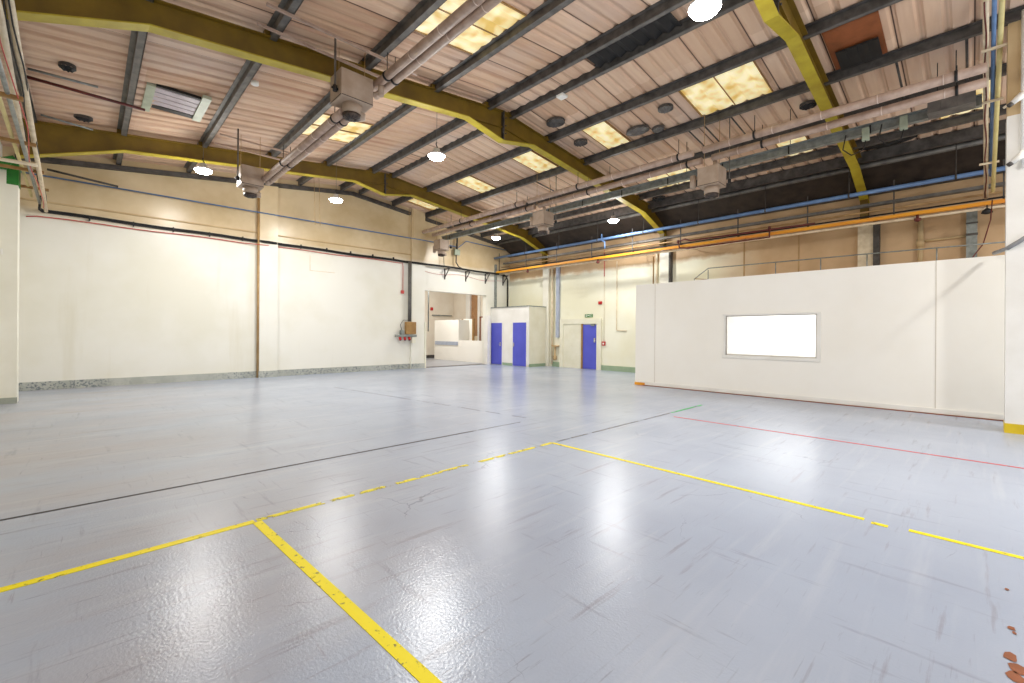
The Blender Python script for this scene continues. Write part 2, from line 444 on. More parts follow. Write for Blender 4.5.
# ------------------------------------------------------------------ steel frames
def soffit(x):       # underside of rafter with eaves and apex haunches
    a = abs(x - XR)
    b = raft(x) - .40
    if a > 7.05: b = raft(XR + 7.05) - .40 - (a - 7.05) * .36
    if a < 1.13: b = raft(XR + 1.13) - .40 - (1.13 - a) / 1.13 * .22
    return b
ends = ['far', 'middle', 'nearest']
for fi, y in enumerate(FRAMES):
    r = thing('roof_rafter', (XR, y, 6.0), '%s olive-yellow steel portal rafter with haunches at apex and eaves' % ends[fi], 'steel rafter', 'olive yellow portal rafters')
    knots = [XL + .5, XR - 7.05, XR - 4, XR - 1.13, XR, XR + 1.13, XR + 4, XR + 7.05, XW]
    top = [(x, raft(x)) for x in knots]; bot = [(x, soffit(x)) for x in knots]
    wb = MB()
    wb.prism(bot + top[::-1], y - .012, y + .012)
    wb.build('web', M['olive'], r)
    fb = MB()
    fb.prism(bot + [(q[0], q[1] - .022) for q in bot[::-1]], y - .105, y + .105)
    fb.build('bottom_flange', M['lit_flange'], r)
    ft = MB()
    ft.prism(top + [(q[0], q[1] - .022) for q in top[::-1]], y - .095, y + .095)
    ft.build('top_flange', M['olive'], r)
    # inner flange line running straight through the apex haunch
    fs = MB()
    for x0, x1 in ((XR - 1.13, XR), (XR, XR + 1.13)):
        fs.prism([(x0, raft(x0) - .40), (x1, raft(x1) - .40), (x1, raft(x1) - .42), (x0, raft(x0) - .42)], y - .06, y + .06)
    fs.build('haunch_flange', M['olive'], r)
    st = MB(); st.box(XR - .015, XR + .015, y - .10, y + .10, soffit(XR), 7.33)
    for zz in (6.75, 6.95, 7.15):
        for sx in (-.05, .05): st.tube([(XR + sx, y - .1, zz), (XR + sx, y - .13, zz)], .018, 6)
    st.build('apex_plate', M['dark_steel'], r)
    cl = MB()
    for px in PURLINS[1:-1]:
        cl.box(px - .09, px + .05, y - .05, y + .05, raft(px), raft(px) + .10)
    cl.build('purlin_cleat', M['olive'], r)
    # stanchions
    c = MB(); c.box(XW - .14, XW, y - .22, y + .16, 0, 4.95)
    s_ = c.build('column', M[['cream', 'cream', 'cpipe'][fi]]); s_['kind'] = 'structure'
    c = MB(); c.box(XW - .10, XW - .08, y - .09, y + .09, 4.95, 5.9); c.box(XW - .30, XW - .28, y - .09, y + .09, 4.95, 5.7); c.box(XW - .28, XW - .10, y - .01, y + .01, 4.95, 5.8); c.build('stanchion', M['olive'], r)
# left column at far frame with green steel head
c = MB(); c.box(XL - .1, -1.30, 14.60, 14.98, 0, 5.10); c.box(-1.30, -1.13, 14.60, 14.98, 0, 4.80); c.box(XL, -1.40, 14.57, 14.60, 0, 5.05)
struct(c.build('column', M['cream']))
c = MB(); c.box(XL, -1.12, 14.56, 14.60, 0, .13); struct(c.build('column_plinth', M['kerb']))
bk = thing('steel_bracket', (-1.35, 14.5, 4.8), 'green painted steel column head and knee bracket, top left above cream column', 'bracket')
b = MB(); b.box(-1.30, -1.12, 14.60, 14.98, 4.80, 5.36); b.build('column_head', M['green'], bk)
b = MB(); b.prism([(-1.62, 5.10), (-1.30, 5.10), (-1.16, 5.36), (-1.2, 5.42), (-1.62, 5.20)], 14.50, 14.6); b.build('knee_plate', M['green'], bk)
sb = MB(); sb.box(-1.375, -1.345, 14.565, 14.60, 3.25, 3.37); tag(sb.build('light_switch', M['white']), 'tiny white switch on the cream column at far left', 'switch')

# purlins: Z sections along the building
pn = ['left eaves purlin', 'first full-length purlin in from the left wall', 'purlin left of the near heater tubes', 'purlin above the pair of heater tubes on the left slope',
      'purlin crossing the middle rafter right of the near heater', 'left one of the pair of ridge purlins', 'right one of the pair of ridge purlins', 'first purlin right of the ridge pair',
      'purlin under the lower edge of the large double rooflight', 'purlin running just above the grey trunking', 'purlin in front of the dark eaves sheet', 'outermost purlin beside the dark eaves sheet']
for i, px in enumerate(PURLINS):
    zt = roofz(px) - .005; d = .17 if i > 4 else .15
    m = MB(); m.box(px - .012, px + .012, YN, YG - .02, zt - d, zt)
    m.box(px - .085, px - .012, YN, YG - .02, zt - .015, zt)
    lip = MB(); lip.box(px + .012, px + .10, YN, YG - .02, zt - d, zt - d + .014); lip.box(px + .088, px + .10, YN, YG - .02, zt - d, zt - d + .05)
    r = thing('purlin', (px, 5, zt - d), 'dark grey steel ' + pn[i], 'purlin', 'roof purlins')
    m.build('web', M['dark_steel'] if i > 4 else M['steel'], r); lip.build('lower_flange', M['steel'], r)
    hk = MB(); y = YN + .5
    while y < YG:
        hk.box(px + .012, px + .028, y - .01, y + .01, zt - .11, zt); y += 1.0
    hk.build('hook_bolts', M['black'], r)
# gable rafter (channel against gable)
gr = MB()
for x0, x1 in ((-1.4, XR), (XR, 10.3), (11.1, 16.4)):
    gr.prism([(x0, roofz(x0) - .33), (x1, roofz(x1) - .33), (x1, roofz(x1) - .20), (x0, roofz(x0) - .20)], YG - .14, YG - .002)
tag(gr.build('gable_channel', M['dark_steel']), 'dark steel channel following the roof slope along the top of the gable wall', 'steel channel')
# ridge: broken dark corrugated capping
rc = MB()
for i in range(14):
    y0 = 3.75 + i * .13
    z0 = 7.36 + (.03 if i % 2 else -.03); z1 = 7.36 + (-.03 if i % 2 else .03)
    rc.prism([(y0, z0), (y0 + .13, z1), (y0 + .13, z1 + .012), (y0, z0 + .012)], 7.26, 7.92, 'x')
tag(rc.build('ridge_capping', M['black']), 'black corrugated capping showing between the two ridge purlins', 'ridge capping')
rw = MB()
n = 0; y = 5.7
while y < YG:
    rw.prism([(y, 7.40), (y + .16, 7.37), (y + .32, 7.40), (y + .32, 7.41), (y + .16, 7.38), (y, 7.41)], 7.26, 7.92, 'x'); y += .33
tag(rw.build('ridge_lining', M['roof']), 'pale scalloped ridge lining between the two ridge purlins', 'ridge lining')

# added dark sheets along right wall, shadow on the eaves put into their colour
r = thing('eaves_lining', (16, 6, 6.0), 'shadow-dark eaves lining between the roof and the right wall', 'eaves lining')
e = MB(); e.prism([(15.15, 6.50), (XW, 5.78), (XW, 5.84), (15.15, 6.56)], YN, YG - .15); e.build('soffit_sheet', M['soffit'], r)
e = MB(); e.box(15.10, 15.22, YN, YG - .15, 6.30, 6.58); e.build('edge_beam', M['dark_steel'], r)
e = MB(); e.tube([(15.42, YN, 6.28), (15.42, YG - .2, 6.28)], .07, 12); e.build('gutter_pipe', M['steel'], r)
e = MB(); e.box(XW - .18, XW - .002, YN, YG - .01, 5.70, 5.80)
yy = -5.5
while yy < 17: e.box(XW - .30, XW - .18, yy, yy + .16, 5.66, 5.76); yy += 1.3
e.build('wall_plate', M['dark_steel'], r)
# panel strips on right wall (joints of cladding)
for y in (5.53, 3.89, 1.95):
    t = MB(); t.box(XW - .012, XW, y - .02, y + .02, 3.2, 4.9); struct(t.build('trim_3', M['brown_pipe']))

# ------------------------------------------------------------------ roof furniture
def cowl(x, y, rx, ry, label, m='black', dome=True, group='round roof vents'):
    z = roofz(x) - .02
    r = thing('roof_vent', (x, y, z - .1), label, 'roof vent', group)
    c = MB()
    n = 22; base = [c.bm.verts.new((x + rx * math.cos(2 * PI * k / n), y + ry * math.sin(2 * PI * k / n), z + .02)) for k in range(n)]
    low = [c.bm.verts.new((x + rx * 1.02 * math.cos(2 * PI * k / n), y + ry * 1.02 * math.sin(2 * PI * k / n), z - .05 - .008 * math.sin(3 * k))) for k in range(n)]
    for k in range(n): c.bm.faces.new((base[k], base[(k + 1) % n], low[(k + 1) % n], low[k]))
    c.build('collar', M['dark_steel'], r)
    c = MB()
    ctr = c.bm.verts.new((x, y, z - .01)); mid = [c.bm.verts.new((x + rx * .6 * math.cos(2 * PI * k / n), y + ry * .6 * math.sin(2 * PI * k / n), z - .09 + .012 * math.sin(2.2 * k))) for k in range(n)]
    out = [c.bm.verts.new((x + rx * math.cos(2 * PI * k / n), y + ry * math.sin(2 * PI * k / n), z - .05)) for k in range(n)]
    for k in range(n):
        c.bm.faces.new((ctr, mid[k], mid[(k + 1) % n])); c.bm.faces.new((mid[k], out[k], out[(k + 1) % n], mid[(k + 1) % n]))
    c.build('cover', M[m], r)
    return r
cowl(9.0, 7.75, .22, .26, 'dark round vent just right of the middle rafter, nearest the ridge', 'dark_steel')
cowl(10.22, 7.85, .18, .20, 'small dark round vent beside the narrow rooflight, close to the middle rafter', 'dark_steel')
cowl(10.62, 6.25, .22, .32, 'large lumpy grey vent between the two nearer rooflights', 'steel')
cowl(10.85, 5.78, .13, .16, 'small flap vent touching the large lumpy vent', 'steel')
cowl(10.15, 5.22, .17, .18, 'dark round vent beside the large double rooflight', 'steel')
cowl(11.95, 2.65, .15, .17, 'brown-black round vent next to the nearest rafter', 'black')
cowl(-.10, 14.2, .16, .09, 'small black slot vent near the far rafter at upper left', 'black')
cowl(-.30, 11.6, .12, .11, 'black oval vent at upper left between the left rafters', 'black')
cowl(14.75, 1.55, .30, .58, 'wide dark oval roof vent at far right above the blue pipe', 'black')
cowl(15.0, 7.95, .20, .24, 'dark vent right of the middle rafter near the eaves', 'black')
cowl(13.05, 11.0, .20, .24, 'small dark vent left of the lamp near the right wall', 'dark_steel')
# long vertical stems of the vents
# boarded opening with a torn dark flap
r = thing('roof_opening', (10.25, 1.55, 7.0), 'red-brown boarded roof opening with torn black sheet, right of nearest rafter', 'roof opening')
b = MB(); b.prism([(9.52, roofz(9.52) - .03), (11.02, roofz(11.02) - .03), (11.02, roofz(11.02) - .01), (9.52, roofz(9.52) - .01)], 1.15, 1.96); b.build('board', M['brown'], r)
b = MB()
for i in range(8):
    y0 = 1.22 + i * .08; zz = roofz(10.7) - .07
    b.prism([(10.38, zz + (.03 if i % 2 else 0)), (10.98, zz - .05), (10.98, zz - .04), (10.38, zz + .04)], y0, y0 + .085)
b.build('torn_sheet', M['black'], r)
# louvred ventilator, left slope
r = thing('roof_ventilator', (1.35, 12.4, 6.6), 'rectangular louvred roof ventilator with pale green end frames, upper left', 'roof ventilator')
z0 = roofz(1.35) - .03
b = MB(); b.box(.84, .99, 11.70, 13.12, z0 - .05, z0 + .02); b.box(1.76, 1.92, 11.50, 12.90, z0 - .05, z0 + .02); b.build('end_frame', M['pale_green'], r)
b = MB()
for i in range(4): b.box(.99, 1.76, 11.78 + i * .24, 11.98 + i * .24, z0 - .02 + .004 * i, z0)
b.build('louvre', M['lavender'], r)
b = MB(); b.box(.99, 1.76, 12.74, 12.92, z0 - .01, z0 + .03); b.box(.99, 1.76, 11.66, 11.72, z0 - .03, z0 + .03); b.build('gap', M['black'], r)
# small white sensor on the ridge purlin
b = MB(); b.box(7.97, 8.17, 6.66, 6.86, 7.20, 7.26); tag(b.build('ceiling_sensor', M['white'], bevel=.01), 'small square white fitting on the right ridge purlin', 'sensor')
b = MB(); b.disc((2.37, 9.9, 6.52), .07, .06, 16); tag(b.build('smoke_detector', M['white']), 'small round white detector under the purlin left of the near heater', 'detector')

# ------------------------------------------------------------------ high bay lamps
LZ = 5.9
lamps = [(2.2, 14.25, 'leftmost high-bay lamp hanging before the gable wall, under the far rafter'),
         (5.8, 14.35, 'high-bay lamp hanging before the gable wall, left of the wall pier with cables'),
         (6.1, 9.05, 'large bright high-bay lamp in the middle, beside the middle rafter apex'),
         (13.25, 14.9, 'small far high-bay lamp over the booth corner'),
         (14.35, 9.45, 'high-bay lamp near the right wall under the dark eaves'),
         (5.83, 2.46, 'brightest high-bay lamp at the top edge of the picture')]
def highbay(x, y, label, hidden=False):
    zp = roofz(x) - .17
    r = thing('high_bay_lamp', (x, y, LZ), label, 'lamp', 'high-bay lamps')
    b = MB(); b.lathe((x, y, LZ + .012), [(.20, 0), (.205, .03), (.17, .06), (.09, .08), (.08, .17), (.03, .18)], 28); b.build('housing', M['lamp_body'], r)
    b = MB(); b.lathe((x, y, LZ - .085), [(.02, 0), (.10, .012), (.165, .04), (.20, .085), (.20, .095)], 28); b.build('diffuser', M['lamp'], r)
    b = MB(); b.tube([(x, y, LZ + .18), (x + .02, y, LZ + .22), (x, y, LZ + .26), (x - .02, y, LZ + .30), (x, y, LZ + .34)], .012, 6); b.build('hook', M['black'], r)
    b = MB(); b.tube([(x, y, LZ + .33), (x, y, zp + .15)], .005, 6); b.build('chain', M['steel'], r)
def light(x, y, z, e, size=.42, color=(1, .99, .965)):
    l = bpy.data.lights.new('high_bay_or_fill_light', 'AREA'); l.shape = 'DISK'; l.size = size; l.energy = e; l.color = color
    o = bpy.data.objects.new('high_bay_or_fill_light', l); C.objects.link(o); o.location = (x, y, z)
E0 = 120
EP = 75
def point(x, y, z, e):  # fill added under each lamp to lift the roof and upper walls
    l = bpy.data.lights.new('uplight_fill', 'POINT'); l.shadow_soft_size = .2; l.energy = e; l.color = (1, .985, .95)
    o = bpy.data.objects.new('uplight_fill', l); C.objects.link(o); o.location = (x, y, z)
for x, y, lb in lamps:
    q = .62 if y > 14 else (.75 if x > 14 else 1.0)
    highbay(x, y, lb); light(x, y, LZ - .10, E0 * q); point(x, y, LZ - .32, EP * q)
for x, y in ((5.8, -3.0), (10.2, 2.4), (10.2, -3.2), (1.2, -2.6), (1.6, 4.5), (10.2, 9.0), (13.8, -3.2), (14.6, 3.0)):
    pass

# ------------------------------------------------------------------ radiant tube heaters
def heater_box(r, x, y, z, w=.56, d=.5, h=.5, side=-1):
    """burner box with fan scroll under it; x,y,z centre of the box bottom"""
    b = MB(); b.box(x - w / 2, x + w / 2, y - d / 2, y + d / 2, z, z + h); c = b.build('burner_box', M['heater'], r, bevel=.012)
    b = MB()
    b.box(x - w / 2 + .01, x + w / 2 - .01, y - d / 2 - .004, y - d / 2 + .002, z + .015, z + .03)
    b.box(x - w / 2 - .004, x - w / 2 + .002, y - d / 2 + .01, y + d / 2 - .01, z + .015, z + .03); b.build('seam', M['fan'], c)
    b = MB(); b.lathe((x, y, z - .17), [(.12, 0), (.17, .02), (.175, .17)], 24); b.build('fan_collar', M['heater'], r)
    f = MB(); f.lathe((x, y, z - .26), [(.06, 0), (.15, .03), (.165, .09), (.12, .1)], 24); fo = f.build('fan', M['fan'], r)
    f = MB()
    for k in range(12):
        a = k * PI / 6
        f.tube([(x + .05 * math.cos(a), y + .05 * math.sin(a), z - .262), (x + .155 * math.cos(a + .3), y + .155 * math.sin(a + .3), z - .225)], .008, 4)
    f.build('guard_vanes', M['black'], fo)
    f = MB(); f.lathe((x + .16, y - .02, z - .22), [(.02, 0), (.085, .01), (.09, .12), (.05, .14)], 18); f.build('motor', M['heater'], r)
    g_ = MB(); gx = x + side * (w / 2 + .05); gy = y - (.1 if side < 0 else .3)
    g_.tube([(gx, gy, z + .16), (gx, gy, z + .2), (gx, gy, roofz(x) - .1)], .02 if side < 0 else .012, 8); g_.build('gas_pipe', M['steel'], r)
    g_ = MB(); g_.tube([(gx, gy, z + .10), (gx, gy, z + .2)], .04, 8); g_.tube([(gx - .06, gy, z + .15), (gx + .06, gy, z + .15)], .02, 8); g_.build('gas_cock', M['black'], r)
    g_ = MB(); g_.tube([(x - .2, y + .1, z + h), (x - .2, y + .1, roofz(x) - .15)], .006, 5); g_.tube([(x + .2, y - .1, z + h), (x + .2, y - .1, roofz(x) - .15)], .006, 5); g_.build('hanger', M['brown_pipe'], r)
def tubes(r, x1, x2, z1, z2, y0, y1, rad=.078, mats=('tube', 'tube')):
    for (x, z, mm) in ((x1, z1, mats[0]), (x2, z2, mats[1])):
        b = MB(); b.tube([(x, y0, z), (x, y1, z)], rad, 18); t_ = b.build('radiant_tube', M[mm], r)
        b = MB(); yy = y0 + .5
        while yy < y1 - .1:
            b.tube([(x, yy - .007, z), (x, yy + .007, z)], rad + .004, 18); yy += .85
        b.build('joint_ring', M['ring'], t_)
        b = MB(); yy = y0 + .35
        while yy < y1 - .1:
            b.tube([(x, yy - .02, z), (x, yy + .02, z)], rad + .014, 18)
            b.tube([(x, yy, z + rad), (x, yy, z + rad + .35)], .008, 5); yy += 3.05
        b.build('clamp', M['black'], t_)
lab = 'ceiling radiant heaters'
r = thing('radiant_heater', (3.6, 8.1, 5.8), 'near radiant heater on the left slope, big burner box before the middle rafter', 'heater', lab)
heater_box(r, 3.49, 7.95, 5.79, w=.6); tubes(r, 3.88, 4.04, 6.25, 6.24, .9, 8.1, .074)
b = MB(); b.box(3.30, 3.34, 2.0, 9.0, 6.52, 6.56); b.box(3.95, 3.99, 2.0, 9.0, 6.50, 6.54)
b = MB(); b.tube([(3.90, 7.62, 6.0), (3.90, 7.62, 6.22)], .055, 14); b.tube([(3.78, 7.75, 6.05), (3.9, 7.62, 6.05)], .03, 8); b.build('burner_cylinder', M['heater'], r)
b = MB(); b.box(1.95, 4.6, 7.50, 7.54, 6.62, 6.66); b.box(1.95, 4.3, 8.02, 8.06, 6.58, 6.62); b.build('hanging_rail', M['tube'], r)
r = thing('radiant_heater', (3.35, 14.0, 5.7), 'far radiant heater on the left slope, box before the far rafter', 'heater', lab)
heater_box(r, 3.07, 13.2, 5.40, w=.52, h=.5); tubes(r, 3.34, 3.50, 5.64, 5.64, 8.0, 13.1, .074)
b = MB(); b.tube([(3.42, 12.95, 5.5), (3.42, 12.95, 5.75)], .06, 14); b.tube([(3.3, 13.0, 5.62), (3.42, 12.95, 5.62)], .03, 8); b.build('burner_cylinder', M['heater'], r)
b = MB(); b.box(2.4, 4.2, 13.3, 13.34, 6.62, 6.66); b.box(2.4, 4.2, 13.9, 13.94, 6.58, 6.62); b.build('hanging_rail', M['tube'], r)
segs = [(-.14, 4.35, 'right-hand heater line, nearest burner box over the room with a window', 10.95, 4.42, 5.20),
        (4.6, 10.0, 'right-hand heater line, middle burner box', 10.95, 9.95, 5.18),
        (10.2, 16.25, 'right-hand heater line, far burner box against the gable wall', 11.45, 16.55, 5.30)]
for y0, y1, lb, bx, by, bz in segs:
    r = thing('radiant_heater', (10.6, (y0 + y1) / 2, 5.3), lb, 'heater', lab)
    heater_box(r, bx, by, bz, w=.5, d=.5, h=.46, side=1); tubes(r, 10.30, 10.80, 5.90, 5.86, y0, y1, .078)
    b = MB(); b.tube([(bx - .1, by + .42, 5.55), (bx - .1, by + .42, 5.25)], .07, 12); b.tube([(bx - .05, by + .42, 5.5), (bx, by, 5.5)], .04, 10); b.tube([(bx - .05, by - .1, 5.6), (bx - .05, by - .1, 5.8)], .05, 10); b.build('burner_cylinder', M['heater'], r)

# ------------------------------------------------------------------ grey trunking with boxes
r = thing('cable_trunking', (11.9, 5, 5.95), 'long grey steel cable trunking running beside the right-hand heater tubes', 'trunking')
b = MB(); b.box(11.86, 12.0, -.1, 17.1, 5.89, 6.05); b.box(11.80, 12.06, -.1, 17.1, 6.05, 6.07); b.build('trunk', M['galv'], r)
b = MB(); yy = 0
while yy < 17: b.box(11.855, 11.87, yy, yy + .03, 5.87, 6.07); yy += 1.5
yy = .5
while yy < 17: b.tube([(11.93, yy, 6.07), (11.93, yy, roofz(11.93) - .02)], .008, 5); yy += 2.5
b.build('coupler', M['black'], r)
for yb, zb, nm in ((1.62, 5.84, 'left'), (1.02, 5.88, 'right')):
    q = thing('junction_box', (11.75, yb, zb), 'pale green-grey junction box under the trunking, %s one of two beside nearest rafter' % nm, 'junction box')
    b = MB(); b.box(11.74, 11.85, yb - .10, yb + .02, zb - .12, zb + .14); b.build('enclosure', M['grey_box'], q, bevel=.008)
    b = MB(); b.tube([(11.8, yb - .04, zb - .12), (11.8, yb, zb - .3), (11.8, yb + .2, zb - .36), (11.8, yb + .35, zb - .2), (11.8, yb + .3, zb + .1)], .012, 6); b.build('lead', M['black'], q)
b = MB(); b.box(11.5, 11.85, -.02, .62, 5.84, 6.2); b.box(11.49, 11.5, .2, .22, 5.84, 6.2); b.box(11.49, 11.5, .42, .44, 5.84, 6.2)
tag(b.build('switchgear_box', M['steel'], bevel=.01), 'dark grey switchgear box on the trunking at far right', 'switch box')

# sway rods between purlins (right slope)
k = 0
for x0, x1, y in ((11.15, 12.7, 5.15), (11.15, 12.7, 4.75), (11.15, 12.7, 4.1), (11.15, 12.7, 10.6), (11.15, 12.7, 1.05), (11.15, 12.7, .1)):
    b = MB(); b.tube([(x0, y, roofz(x0) - .12), (x1, y, roofz(x1) - .12)], .02, 6)
    tag(b.build('tie_rod', M['dark_steel']), 'thin dark tie rod between two purlins on the right slope', 'tie rod', 'tie rods between purlins')

# ------------------------------------------------------------------ pipes
def pipe(name, pts, rad, m, label, cat='pipe', n=12, group=None, collars=None):
    r = MB().tube(pts, rad, n).build(name, M[m]); tag(r, label, cat, group)
    return r
r = thing('water_pipe', (15.25, 6, 5.5), 'bright blue pipe running high along the right wall', 'pipe')
b = MB(); b.tube([(15.25, 17.25, 5.50), (15.25, -2.5, 5.50)], .055, 14); b.build('run', M['blue_pipe'], r)
b = MB(); yy = 0.3
while yy < 17: b.tube([(15.25, yy, 5.5), (15.25, yy, 6.3)], .01, 5); b.tube([(15.25, yy - .02, 5.5), (15.25, yy + .02, 5.5)], .064, 12); yy += 2.1
b.build('hanger', M['dark_steel'], r)
b = MB(); b.tube([(15.25, 10.6, 5.72), (15.25, 10.6, 5.45), (15.25, 10.45, 5.38), (15.25, 10.45, 5.1)], .03, 8); b.build('branch', M['blue_pipe'], r)
r = thing('services_rail', (15.4, 6, 4.75), 'orange-yellow services rail with pipes along the right wall, full length', 'rail')
b = MB(); b.box(15.36, 15.48, -2.5, 17.25, 4.74, 4.82); b.build('orange_rail', M['orange'], r)
b = MB(); b.tube([(15.55, -2.5, 4.70), (15.55, 17.25, 4.70)], .04, 10); b.build('cream_pipe', M['cpipe'], r)
b = MB()
for dx, dz in ((.16, 4.90), (.26, 4.93), (.36, 4.96)): b.tube([(15.4 + dx, -2.5, dz), (15.4 + dx, 17.2, dz)], .014, 6)
b.build('cable', M['black'], r)
b = MB(); b.tube([(15.62, -2.5, 5.05), (15.62, 4.5, 5.05), (15.62, 17.1, 5.05)], .025, 8); b.build('copper_pipe', M['brown_pipe'], r)
b = MB(); b.box(15.70, 15.86, -2.5, 17.1, 5.22, 5.30); b.build('cable_tray', M['steel'], r)
b = MB(); yy = -.5
while yy < 17.2: b.box(15.40, 15.43, yy, yy + .03, 4.80, 5.75); b.box(15.4, 16.5, yy, yy + .03, 4.84, 4.87); yy += 1.95
b.build('hanger_bracket', M['dark_steel'], r)
b = MB(); yy = 1.1
for yy in (15.0, 10.9, 1.0): b.tube([(15.42, yy, 4.74), (15.42, yy, 4.66)], .03, 8); b.lathe((15.42, yy, 4.56), [(.03, 0), (.07, .03), (.07, .09), (.02, .1)], 12)
b.build('outlet', M['maroon'], r)
r = thing('steam_pipe', (15.2, 6, 4.85), 'dark maroon pipe loop dropping below the orange rail', 'pipe')
b = MB(); b.tube([(15.30, 4.4, 4.95), (15.30, 4.4, 4.66), (15.30, 7.0, 4.66), (15.30, 7.3, 4.72), (15.30, 7.35, 4.95), (15.30, 7.1, 5.0), (15.30, 6.9, 4.92), (15.30, 3.2, 4.88)], .028, 8); b.build('run', M['maroon'], r)
b = MB(); b.tube([(15.30, 7.35, 4.90), (15.30, 7.35, 4.99)], .045, 8); b.tube([(15.30, 4.4, 4.92), (15.30, 4.4, 4.99)], .04, 8); b.build('elbow', M['maroon'], r)

pipe('conduit', [(-1.3, 17.26, 5.75), (11.35, 17.26, 5.80), (12.9, 17.2, 5.74), (13.35, 17.2, 6.10), (16.0, 17.2, 6.02)], .022, 'blue_pipe', 'thin pale blue conduit high across the gable wall', 'pipe', 8)
# left pipe bundle running towards the gable
grp = 'pipes high along the left wall'
pipe('overhead_pipe', [(-.82, 17.1, 4.78), (-.70, 8.07, 5.58), (-.67, 5.0, 5.6)], .04, 'cpipe', 'cream pipe, rightmost of the bundle at upper left', group=grp)
pipe('overhead_pipe', [(-.95, 17.1, 5.0), (-.90, 12.5, 5.15), (-.80, 8.3, 5.5), (-.75, 5.0, 5.5)], .038, 'cpipe', 'cream pipe second from the right in the upper left bundle', group=grp)
pipe('overhead_pipe', [(-.93, 17.0, 4.95), (-.87, 8.9, 5.15), (-.82, 5.0, 5.15)], .030, 'galv', 'grey conduit in the bundle of pipes at upper left', group=grp)
pipe('overhead_pipe', [(-1.08, 17.0, 5.1), (-1.0, 9.0, 5.25), (-.98, 5.0, 5.25)], .03, 'ypipe', 'yellowish pipe, leftmost of the bundle at upper left', group=grp)
b = MB()
for j, (dx, dz) in enumerate(((-.86, 4.90), (-.80, 4.88), (-.95, 5.02))):
    pts = []; yy = 16.9
    while yy > 6: pts.append((dx + .12 * (17 - yy) / 9 + .02 * math.sin(yy * 2 + j), yy, dz + .07 * (17 - yy) + .03 * math.sin(yy * 1.7 + j * 2))); yy -= .5
    b.tube(pts, .010, 5)
tag(b.build('cable_bundle', M['black']), 'thin black cables tied along the upper left pipes', 'cable')
b = MB(); pts = []; yy = 16.8
while yy > 5: pts.append((-.86 + .1 * (17 - yy) / 9 + .04 * math.sin(yy * 1.3), yy, 4.75 + .05 * (17 - yy) + .04 * math.sin(yy * 2.3))); yy -= .4
b.tube(pts, .008, 5); tag(b.build('red_wire', M['red_cable']), 'thin red wire wound around the upper left pipes', 'cable')
for j, yy in enumerate((9.9, 12.2, 14.2, 15.9)):
    b = MB(); b.box(-1.62, -.72, yy, yy + .06, 5.06, 5.12)
    tag(b.build('pipe_bracket', M['wood']), 'brown timber bracket carrying the upper left pipes', 'bracket', 'brackets under the upper left pipes')
b = MB(); b.tube([(-1.6, 12.6, 4.8), (-.72, 12.7, 4.84)], .035, 8); tag(b.build('cross_pipe', M['cpipe']), 'short cream cross pipe under the upper left bundle', 'pipe')
# rods hanging at left slope
for (x0, y0, x1, y1, z0, z1, m_, lb, rr) in ((-.82, 12.0, .12, 11.93, 6.40, 6.40, 'galv', 'grey perforated steel strip, upper of two at upper left', .022),
                                  (-.78, 14.3, .06, 14.5, 6.38, 6.38, 'galv', 'grey perforated steel strip by the far rafter at upper left', .022),
                                  (-.86, 12.4, .87, 12.45, 6.40, 6.40, 'maroon', 'dark red-brown pipe ending at the louvred roof ventilator', .03),
                                  (-.8, 16.9, .6, 16.9, 5.85, 5.72, 'dark_steel', 'dark bar on the gable wall above the thin blue conduit', .03)):
    pipe('hanging_bar', [(x0, y0, z0), (x1, y1, z1)], rr, m_, lb, 'bar', 6)

# right-hand near pipes overhead along the near column
pipe('overhead_pipe', [(15.6, -.205, 4.95), (10.3, -.12, 7.0)], .038, 'cpipe', 'cream pipe, left one of the bundle rising beside the near right column')
pipe('overhead_pipe', [(15.2, -.31, 5.0), (10.5, -.30, 7.0)], .036, 'ypipe', 'yellowish pipe, right one of the bundle beside the near right column')
pipe('overhead_pipe', [(14.9, -.27, 5.3), (10.4, -.215, 7.0)], .030, 'blue_pipe', 'blue pipe between the two cream pipes beside the near right column')
b = MB(); pts = []; x = 15.5
while x > 10.3: pts.append((x, -.20 + .085 * (15.6 - x) / 5.3 + .012 * math.sin(x * 5), 4.95 + .387 * (15.6 - x) - .05)); x -= .2
b.tube(pts, .012, 5); tag(b.build('cable_bundle', M['maroon']), 'dark cable tied along the cream pipe beside the near right column', 'cable')
b = MB()
for x in (14.2, 12.4, 11.2):
    zz = 4.95 + .387 * (15.6 - x) - .06
    b = MB(); b.box(x, x + .04, -.38, -.08, zz - .04, zz)
    tag(b.build('pipe_support', M['cpipe']), 'cream support bar across the pipes beside the near right column', 'bracket', 'support bars beside the near right column')

# ------------------------------------------------------------------ gable wall services
r = thing('cable_run', (5, 17.3, 4.75), 'black cable run across the gable wall with drop to the socket rail', 'cable')
b = MB(); yy = YG - .05
pts = [(-.92, 17.0, 5.1), (-.95, 17.2, 4.82)] + [(-.9 + i * .5, yy if not (4.2 < -.9 + i * .5 < 5 or -.9 + i * .5 > 10.2) else yy - .14, 4.80 - .004 * i + .012 * math.sin(i)) for i in range(34)] + [(15.95, yy - .1, 4.66), (16.15, yy - .1, 4.58), (16.22, yy - .1, 4.4), (16.22, yy - .1, 2.95)]
for dz in (0, .045): b.tube([(p[0] - (dz if i > 36 else 0), p[1], p[2] + dz) for i, p in enumerate(pts)], .026, 8)
b.build('main_cable', M['black'], r)
b = MB()
for dx in (0, .06, .11): b.tube([(10.2 + dx, YG - .16, 4.75), (10.2 + dx, YG - .16, 2.1)], .026, 8)
b.build('drop_cable', M['steel'], r)
b = MB(); x = 0.
while x < 10: b.box(x, x + .03, YG - .09, YG, 4.72, 4.86); x += .95
b.build('clip', M['black'], r)
